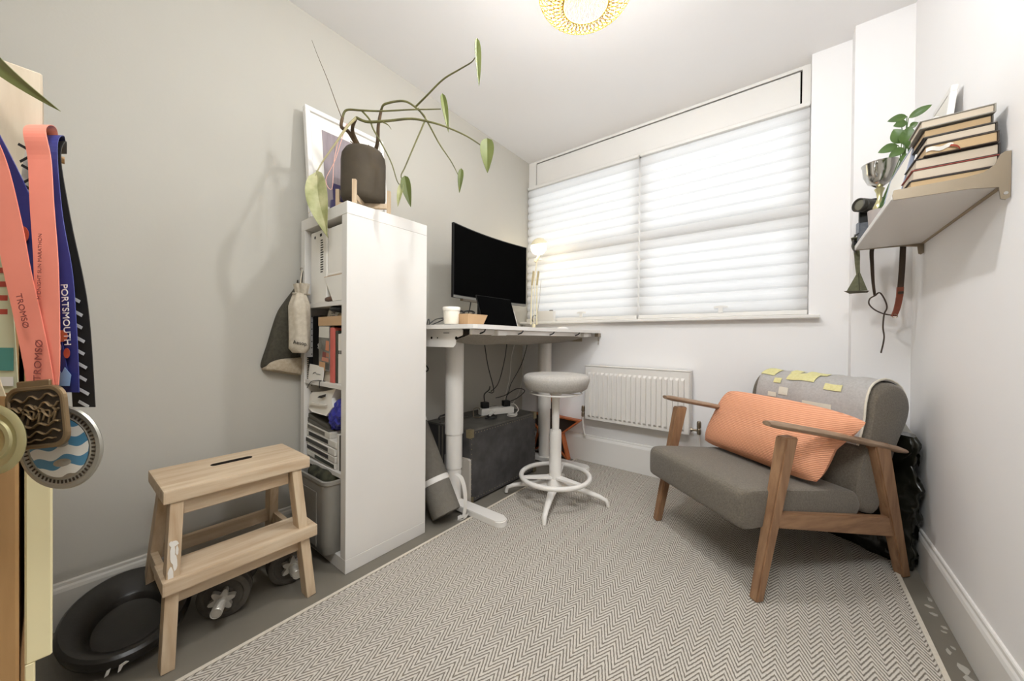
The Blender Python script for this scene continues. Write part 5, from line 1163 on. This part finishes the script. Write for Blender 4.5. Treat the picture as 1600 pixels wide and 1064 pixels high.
# dried paint drips on the front left leg
f0 = lambda z: Vector((.452-.027*z/.462, -.043+.023*z/.462, z))
nf = Vector((.998, 0, .058))
for (dx_, zz, ry, rz_) in ((-.004, .318, .006, .030), (.002, .292, .005, .024), (-.006, .262, .006, .022), (-.002, .345, .010, .008), (-.009, .348, .004, .006), (-.005, .240, .007, .010), (.005, .325, .003, .014)):
    c0 = f0(zz)+nf*.0241+Vector((0, dx_, 0))
    prism(bm, [c0+Vector((0, ry*math.cos(a)*random.uniform(.75, 1.1), 0))+Vector((-.058, 0, .998))*(rz_*math.sin(a)*random.uniform(.85, 1.05)) for a in [2*PI*q/16 for q in range(16)]], (0, 0, 0), tuple(nf*.0014))
obj('paint_drip', bm, M_paper, front_leg, False, 'dried white paint drips')
# ------------------------------------------------------------------ dumbbells under the stool
def dumbbell(label, c, ax, roll):
    t = thing('dumbbell', label, 'dumbbell', (c[0], c[1], 0), 0, 'dumbbells under the step stool')
    ax = Vector(ax).normalized(); s, u = frame_of(ax); R3 = basis(s, u, ax, c) @ Matrix.Rotation(roll, 4, 'Z')
    def add(prof, nm, m, seg=30, lab=None):
        bm = B(); lathe(bm, prof, (0, 0, 0), seg); bm.transform(R3); return obj(nm, bm, m, t, True, lab)
    for z, r in ((0., .0725), (-.030, .0725), (-.165, .0725)):
        add([(0, z-.013), (r-.006, z-.013), (r, z-.008), (r, z+.008), (r-.006, z+.013), (r-.016, z+.013), (r-.020, z+.008), (.030, z+.008), (.027, z+.013), (0, z+.013)], 'weight_plate', M_rubber)
    add([(0, -.205), (.0145, -.205), (.0145, .088), (.012, .0905), (0, .0905)], 'bar', M_zinc, 18)
    bm = B()
    for q in range(10): ring(bm, (0, 0, .048+.005*q), .0146, .0012, (0, 0, 1), 18, 5)
    bm.transform(R3); obj('thread', bm, M_zinc, t, True)
    for zc_ in (.024, -.189):
        bm = B(); pts = []
        for k in range(48):
            a = 2*PI*k/48; r = .029+.0085*math.cos(6*a); pts.append(Vector((r*math.cos(a), r*math.sin(a), zc_-.008)))
        prism(bm, pts, (0, 0, 0), (0, 0, .017)); bm.transform(R3); obj('star_collar', bm, M_zinc, t)
dumbbell('dumbbell with a star collar nearer the black tub under the stool', (.345, .112, .073), (.90, -.43, .0), .2)
dumbbell('dumbbell with a star collar beside the right front leg of the stool', (.335, .316, .073), (.99, -.12, .0), .5)
# ------------------------------------------------------------------ black tub leaning on the left baseboard
t = thing('plastic_tub', 'black oval moulded plastic tub leaning against the left baseboard', 'tub', (.22, -.09, 0))
TM = Matrix.Translation((.232, -.095, .078)) @ Matrix.Rotation(math.radians(13.5), 4, 'Y') @ Matrix.Rotation(math.radians(-8), 4, 'Z') @ Matrix.Diagonal((.93, .76, .95, 1))
bm = B(); lathe(bm, [(0, -.040), (.12, -.040), (.160, -.032), (.184, -.008), (.190, .012), (.187, .024), (.178, .030), (.165, .028), (.140, .014), (.122, .002), (.118, -.002), (.116, -.004), (.108, -.022), (.09, -.029), (0, -.031)], (0, 0, 0), 48)
for v in bm.verts:
    r_ = math.hypot(v.co.x, v.co.y)
    if r_ < .145 and v.co.z > -.035: v.co.x += .022*min(1, (.145-r_)/.03); v.co.y *= .92
bm.transform(TM); tb = obj('moulded_shell', bm, M_tub, t, True)
bm = B()
for k, dy in enumerate((-.010, .022)):
    pts = [(.0, dy-.009, -.010), (.0, dy+.001, -.006), (.0, dy+.006, .012), (.0, dy-.004, .008)] if k == 0 else [(.0, dy-.009, -.012), (.0, dy-.002, -.008), (.0, dy+.004, .006), (.0, dy+.018, .012), (.0, dy+.010, .016), (.0, dy-.006, .010)]
    prism(bm, [TM @ Vector((.1915*math.cos(-.12)+.0006, -.028+b_, c-.004)) for a, b_, c in pts], (0, 0, 0), (.003, 0, 0))
obj('white_mark', bm, M_inkw, t)
# ------------------------------------------------------------------ wooden cabinet at the left, hung with medals
t = thing('wooden_cabinet', 'cream and tan wooden cabinet at the left edge hung with medals', 'cabinet', (.8, -.35, 0))
obj('door_panel', box(B(), .62, .981, -.262, -.238, .470, 1.00, .002), M_creamwood, t)
obj('upper_post', box(B(), .80, .926, -.400, -.247, .9, 1.332, .002), M_paleboard, t)
obj('carcass', box(B(), .60, .986, -.44, -.2665, .10, 1.0, .003), M_tanwood, t)
obj('leg', box(B(), .945, .981, -.262, -.2535, .0005, .470, .001), M_creamwood, t)
obj('leg', box(B(), .62, .66, -.44, -.40, .0005, .10, .001), M_tanwood, t); obj('leg', box(B(), .94, .98, -.44, -.40, .0005, .10, .001), M_tanwood, t); obj('leg', box(B(), .62, .66, -.30, -.27, .0005, .10, .001), M_tanwood, t)
bm = B(); cyl(bm, (.83, -.42, 1.238), (.83, -.225, 1.238), .006, seg=12); obj('peg', bm, M_tanwood, t, True)
t = thing('trailing_plant', 'plant with a long drooping olive leaf on top of the pale post', 'plant', (.86, -.30, 1.332))
bm = B(); lathe(bm, [(0, 1.3325), (.03, 1.3325), (.04, 1.40), (.036, 1.40), (.034, 1.39), (0, 1.39)], (.842, -.350, 0), 20); obj('pot', bm, M_clay, t, True)
bm = B(); tube(bm, [(.842, -.350, 1.385), (.86, -.340, 1.42), (.90, -.305, 1.40), (.930, -.300, 1.352)], .003, 7, 5); obj('stem', bm, M_vine, t, True)
obj('leaf', leaf(B(), (.930, -.300, 1.352), (1.013, -.231, 1.250), (.5, .1, .9), .0140, .12, .25, .001, .1), mat('dark olive leaf', '#6f7440', .5, color2='#5f6535', vscale=14), t, True)
# medals: each hangs on its own ribbon over the peg, facing the room
RR = Vector((.7897, .6134, 0)); NN = Vector((.6134, -.7897, 0)); UP = Vector((0, 0, 1))
def strap(t, pts, w, m, nm='ribbon_strap', w2=None):
    bm = B(); ribbon(bm, pts, w, RR, .0009, 8, w2); return obj(nm, bm, m, t)
def face_basis(p, rot=0., off=0.):
    x = RR*math.cos(rot)+UP*math.sin(rot); y = -RR*math.sin(rot)+UP*math.cos(rot)
    return basis(x, y, NN, Vector(p)+NN*off)
def vtext(body, size, p, down, m, par, lean=0., off=.006, xs=1.):
    d = (-UP if down else UP)+RR*lean; d.normalize(); y = NN.cross(d)
    return text(body, size, basis(d, y, NN, Vector(p)+NN*off), m, par, 'lettering', .0002, 'CENTER', xs)
# --- black and white printed ribbon, hindmost
t = thing('medal_ribbon', 'black ribbon with white print hindmost at the right of the medals', 'ribbon', (1.03, -.22, .83))
a = strap(t, [(.835, -.232, 1.246), (.93, -.234, 1.235), (1.02, -.240, 1.18), (1.052, -.232, 1.09), (1.070, -.218, .975), (1.080, -.212, .84)], .030, mat('black satin ribbon', '#24221f', .55))
for k in range(9):
    p = Vector((1.068, -.219, .985)).lerp(Vector((1.080, -.212, .845)), k/8.)
    bm = B(); M_ = face_basis(p, -.5, .0012); box(bm, -.002-.002*(k % 3), .009+.002*(k % 2), -.002, .002, 0, .0003, 0, M_); obj('white_print', bm, M_inkw, a)
# --- white laced ribbon
t = thing('medal_ribbon', 'white ribbon with small black zigzag print behind the coral straps', 'ribbon', (1.03, -.25, 1.06))
a = strap(t, [(.835, -.236, 1.247), (.93, -.240, 1.240), (1.005, -.250, 1.19), (1.027, -.253, 1.12), (1.040, -.246, 1.04), (1.055, -.24, .97)], .034, mat('off white ribbon', '#cfc8ba', .6))
for k in range(11):
    p = Vector((1.019, -.259, 1.185)).lerp(Vector((1.039, -.246, 1.045)), k/10.)
    bm = B(); box(bm, -.010, .010, -.002, .0015, 0, .0003, 0, face_basis(p, .5 if k % 2 else -.5, .0012)); obj('zigzag_print', bm, M_ink, a)
# --- pale ribbon with teal print at far left
t = thing('medal_ribbon', 'pale green ribbon with a teal patch at the far left edge', 'ribbon', (1.01, -.28, .86))
a = strap(t, [(.835, -.305, 1.247), (.94, -.306, 1.22), (.985, -.293, 1.13), (1.008, -.281, 1.0), (1.016, -.275, .86)], .032, mat('pale green ribbon', '#cfcfae', .6))
bm = B(); box(bm, -.006, .013, -.016, .014, 0, .0004, 0, face_basis((1.014, -.276, .905), 0, .0012)); obj('teal_print', bm, mat('teal print', '#4c8f86', .6), a)
bm = B(); box(bm, -.015, .013, -.006, .006, 0, .0004, 0, face_basis((1.015, -.276, .875), 0, .0012)); obj('white_print', bm, M_inkw, a)
for k in range(6):
    bm = B(); box(bm, .002, .014, -.0035, .0035, 0, .0004, 0, face_basis((1.006, -.281, 1.02-.018*k), 0, .0012)); obj('red_print', bm, mat('red print', '#b4473a', .6), a)
# --- navy ribbon with silver wave medal
t = thing('running_medal', 'navy ribbon medal with a silver disc of blue and white waves', 'medal', (1.074, -.231, .735))
nl = strap(t, [(.835, -.303, 1.248), (.94, -.305, 1.24), (1.017, -.290, 1.19), (1.045, -.264, 1.102), (1.059, -.254, 1.021), (1.072, -.244, .95), (1.080, -.236, .88)], .036, M_navy)
nr2 = strap(t, [(.835, -.234, 1.248), (.94, -.237, 1.238), (1.030, -.244, 1.19), (1.054, -.240, 1.098), (1.076, -.232, 1.02), (1.086, -.229, .96), (1.089, -.227, .905), (1.087, -.226, .862)], .034, M_navy, 'ribbon_strap', .030)
vtext('MARATHON', .017, (1.058, -.2545, 1.02), False, M_inkw, nl, -.16)
vtext('PORTSMOUTH', .0118, (1.0994, -0.2267, 0.9619), True, M_inkw, nr2, .06, .001)
vtext('HALF', .0058, (1.0917, -0.2327, 0.9553), True, M_inkw, nr2, .06, .001)
def patch_print(par, p, pts, m, nm):
    M_ = face_basis(p, 0, .0035); bm = B(); prism(bm, [M_ @ Vector((a_, b_, 0)) for a_, b_ in pts], (0, 0, 0), tuple(NN*.0004)); return obj(nm, bm, m, par)
circ = lambda r, n=18, sx=1., sy=1.: [(r*sx*math.cos(2*PI*k/n), r*sy*math.sin(2*PI*k/n)) for k in range(n)]
patch_print(nr2, (1.088, -.2275, .935), circ(.0075), mat('orange print', '#d9764f', .6), 'orange_print')
patch_print(nr2, (1.093, -.2235, .913), circ(.005, 14, .8, 1.3), mat('red orange print', '#c4583e', .6), 'orange_print')
patch_print(nr2, (1.0785, -.2335, .921), circ(.0095), M_inkw, 'white_print')
patch_print(nr2, (1.0865, -.2275, .883), [(-.012, -.012), (.010, -.012), (.012, .002), (.004, .012), (.0, .004), (-.006, .012), (-.012, .006)], mat('pale blue print', '#8fb2d8', .6), 'blue_print')
patch_print(nl, (1.045, -.2645, 1.10), [(-.016, -.02), (.002, -.05), (.006, -.04), (-.010, .03), (-.016, .03)], mat('pale blue print', '#8fb2d8', .6), 'blue_print')
patch_print(nl, (1.053, -.2585, 1.063), circ(.010, 14, .9, 1.1), mat('red orange print', '#c4583e', .6), 'orange_print')
bm = B(); rot_ = .20; MD = face_basis((1.0745, -.231, .7895), rot_)
lathe(bm, [(0, -.0022), (.0535, -.0022), (.055, 0), (.0535, .0022), (.049, .0026), (.0475, .0014), (.0415, .0014), (.0405, .0022), (.0390, .0012), (0, .0012)], (0, 0, 0), 48); bm.transform(MD); ds = obj('silver_disc', bm, M_silver, t, True)
bm = B()
for k in range(54):
    a = 2*PI*k/54; box(bm, -.0010, .0010, .0425, .0468, .0013, .0021, 0, MD @ Matrix.Rotation(a, 4, 'Z'))
o = obj('rim_lettering', bm, M_bronzedk, ds); o['kind'] = 'stuff'
for k in range(6):
    y0_ = -.038+.0128*k; y1_ = y0_+.0128
    def wv(x, y): 
        r = .0388; 
        yy = y+.0030*math.sin(x*170+.5); lim = math.sqrt(max(0, r*r-x*x)); return max(-lim, min(lim, yy))
    n = 28; xs_ = [-.0386+.0772*i/n for i in range(n+1)]
    bm = B()
    for i in range(n):
        q = [(xs_[i], wv(xs_[i], y0_)), (xs_[i+1], wv(xs_[i+1], y0_)), (xs_[i+1], wv(xs_[i+1], y1_)), (xs_[i], wv(xs_[i], y1_))]
        if max(abs(q[0][1]-q[3][1]), abs(q[1][1]-q[2][1])) < 1e-5: continue
        bm.faces.new([bm.verts.new(MD @ Vector((a_, b_, .0017))) for a_, b_ in q])
    bmesh.ops.remove_doubles(bm, verts=bm.verts, dist=1e-6)
    if len(bm.faces): obj('enamel_wave', bm, M_medblue if k % 2 else M_medwhite, ds)
    else: bm.free()
for sx_, sy_, r in ((.004, .004, .0095), (.0, -.020, .012)):
    bm = B(); lathe(bm, [(0, .0032), (r*.7, .0032), (r, .0018), (0, .0018)], (sx_, sy_, 0), 20, Matrix.Diagonal((1, .42, 1, 1))); bm.transform(MD); obj('relief', bm, M_silver, ds, True)
bm = B(); box(bm, -.013, .013, .052, .064, -.0015, .0015, .001, MD); obj('ribbon_bar', bm, M_silver, t)
# --- coral ribbon with bronze medal
t = thing('running_medal', 'coral ribbon medal with a rounded square cast bronze plaque', 'medal', (1.09, -.246, .79))
ca = strap(t, [(.835, -.306, 1.249), (.94, -.310, 1.245), (1.030, -.294, 1.19), (1.046, -.282, 1.144), (1.060, -.271, 1.07), (1.069, -.265, 1.018), (1.080, -.257, .96), (1.091, -.250, .905), (1.094, -.247, .874)], .034, M_coral)
cb_ = strap(t, [(.835, -.238, 1.250), (.94, -.243, 1.247), (1.046, -.252, 1.205), (1.066, -.248, 1.16), (1.080, -.246, 1.10), (1.091, -.243, 1.03), (1.095, -.242, .96), (1.097, -.242, .905), (1.096, -.243, .874)], .028, M_coral, 'ribbon_strap', .032)
vtext('TROMSØ', .0125, (1.0935, -.2435, .905), False, M_coraldk, cb_, .06)
vtext('TROMSØ', .0105, (1.0835, -.2555, .965), True, M_coraldk, ca, .22)
vtext('MIDNIGHT SUN MARATHON', .0062, (1.0945, -.2425, 1.02), False, M_coraldk, cb_, .02)
bm = B(); MB_ = face_basis((1.0905, -.2455, .8345), .10, .004)
sq = [(p.x, p.y) for p in rrect(0, 0, .0365, .0385, .017, 0, 6)]; sq2 = [(a_*.86, b_*.86) for a_, b_ in sq]
V1 = [[bm.verts.new(MB_ @ Vector((a_, b_, z))) for a_, b_ in q] for q, z in ((sq, -.002), (sq, .0016), ([(a_*.97, b_*.97) for a_, b_ in sq], .0026), ([(a_*.89, b_*.89) for a_, b_ in sq], .0026), (sq2, .0006))]
n = len(sq)
for A_, Q_ in zip(V1, V1[1:]):
    for k in range(n): bm.faces.new((A_[k], A_[(k+1) % n], Q_[(k+1) % n], Q_[k]))
bm.faces.new(V1[0][::-1]); bm.faces.new(V1[-1]); pq_ = obj('plaque', bm, M_bronze, t)
bm = B(); prism(bm, [MB_ @ Vector((a_*.99, b_*.99, .0007)) for a_, b_ in sq2], (0, 0, 0), tuple(NN*.0002)); obj('recess', bm, M_bronzedk, pq_)
random.seed(11)
for k, (yy, amp, th_) in enumerate(((.024, .003, .0036), (.013, .004, .0042), (.002, .0045, .0045), (-.010, .002, .0050), (-.020, .0025, .0040), (-.028, .001, .003))):
    bm = B(); lim = .029 if abs(yy) < .025 else .022
    tube(bm, [MB_ @ Vector((-lim+2*lim*i/12, yy+amp*math.sin(i*1.5+k*1.3)+.10*(-lim+2*lim*i/12), .0016)) for i in range(13)], th_*.5, 6, 3, False, .6); obj('relief_band', bm, M_bronze, pq_, True)
for k in range(7):
    bm = B(); x_ = -.020+.0066*k; tube(bm, [MB_ @ Vector((x_, .014-.003*(k % 3), .0018)), MB_ @ Vector((x_+.006, .006, .0022)), MB_ @ Vector((x_+.002, -.004-.004*(k % 2), .0018))], .0013, 6, 3); obj('relief_figure', bm, M_bronze, pq_, True)
bm = B(); box(bm, -.021, .021, .037, .0455, -.0015, .0018, .0012, MB_); obj('ribbon_bar', bm, M_bronze, t)
# --- pale gold ring medal
t = thing('running_medal', 'pale gold ring shaped medal foremost at the left edge', 'medal', (1.073, -.277, .765))
strap(t, [(.835, -.307, 1.250), (.95, -.318, 1.23), (1.020, -.308, 1.12), (1.045, -.300, 1.0), (1.064, -.288, .90), (1.070, -.281, .862)], .028, mat('cream satin ribbon', '#e0cfae', .5))
bm = B(); MG = face_basis((1.0725, -.279, .811), .1, .004)
lathe(bm, [(0, -.002), (.040, -.002), (.0425, .0005), (.040, .003), (.035, .0035), (.032, .001), (.026, .0006), (.0245, .0024), (.020, .0028), (.018, .0012), (0, .001)], (0, 0, 0), 44); bm.transform(MG); obj('gold_disc', bm, M_goldmed, t, True)
bm = B(); ring(bm, Vector((1.0725, -.279, .811))+UP*.047+NN*.004, .006, .0016, NN, 18, 6); obj('hanging_ring', bm, M_goldmed, t, True)
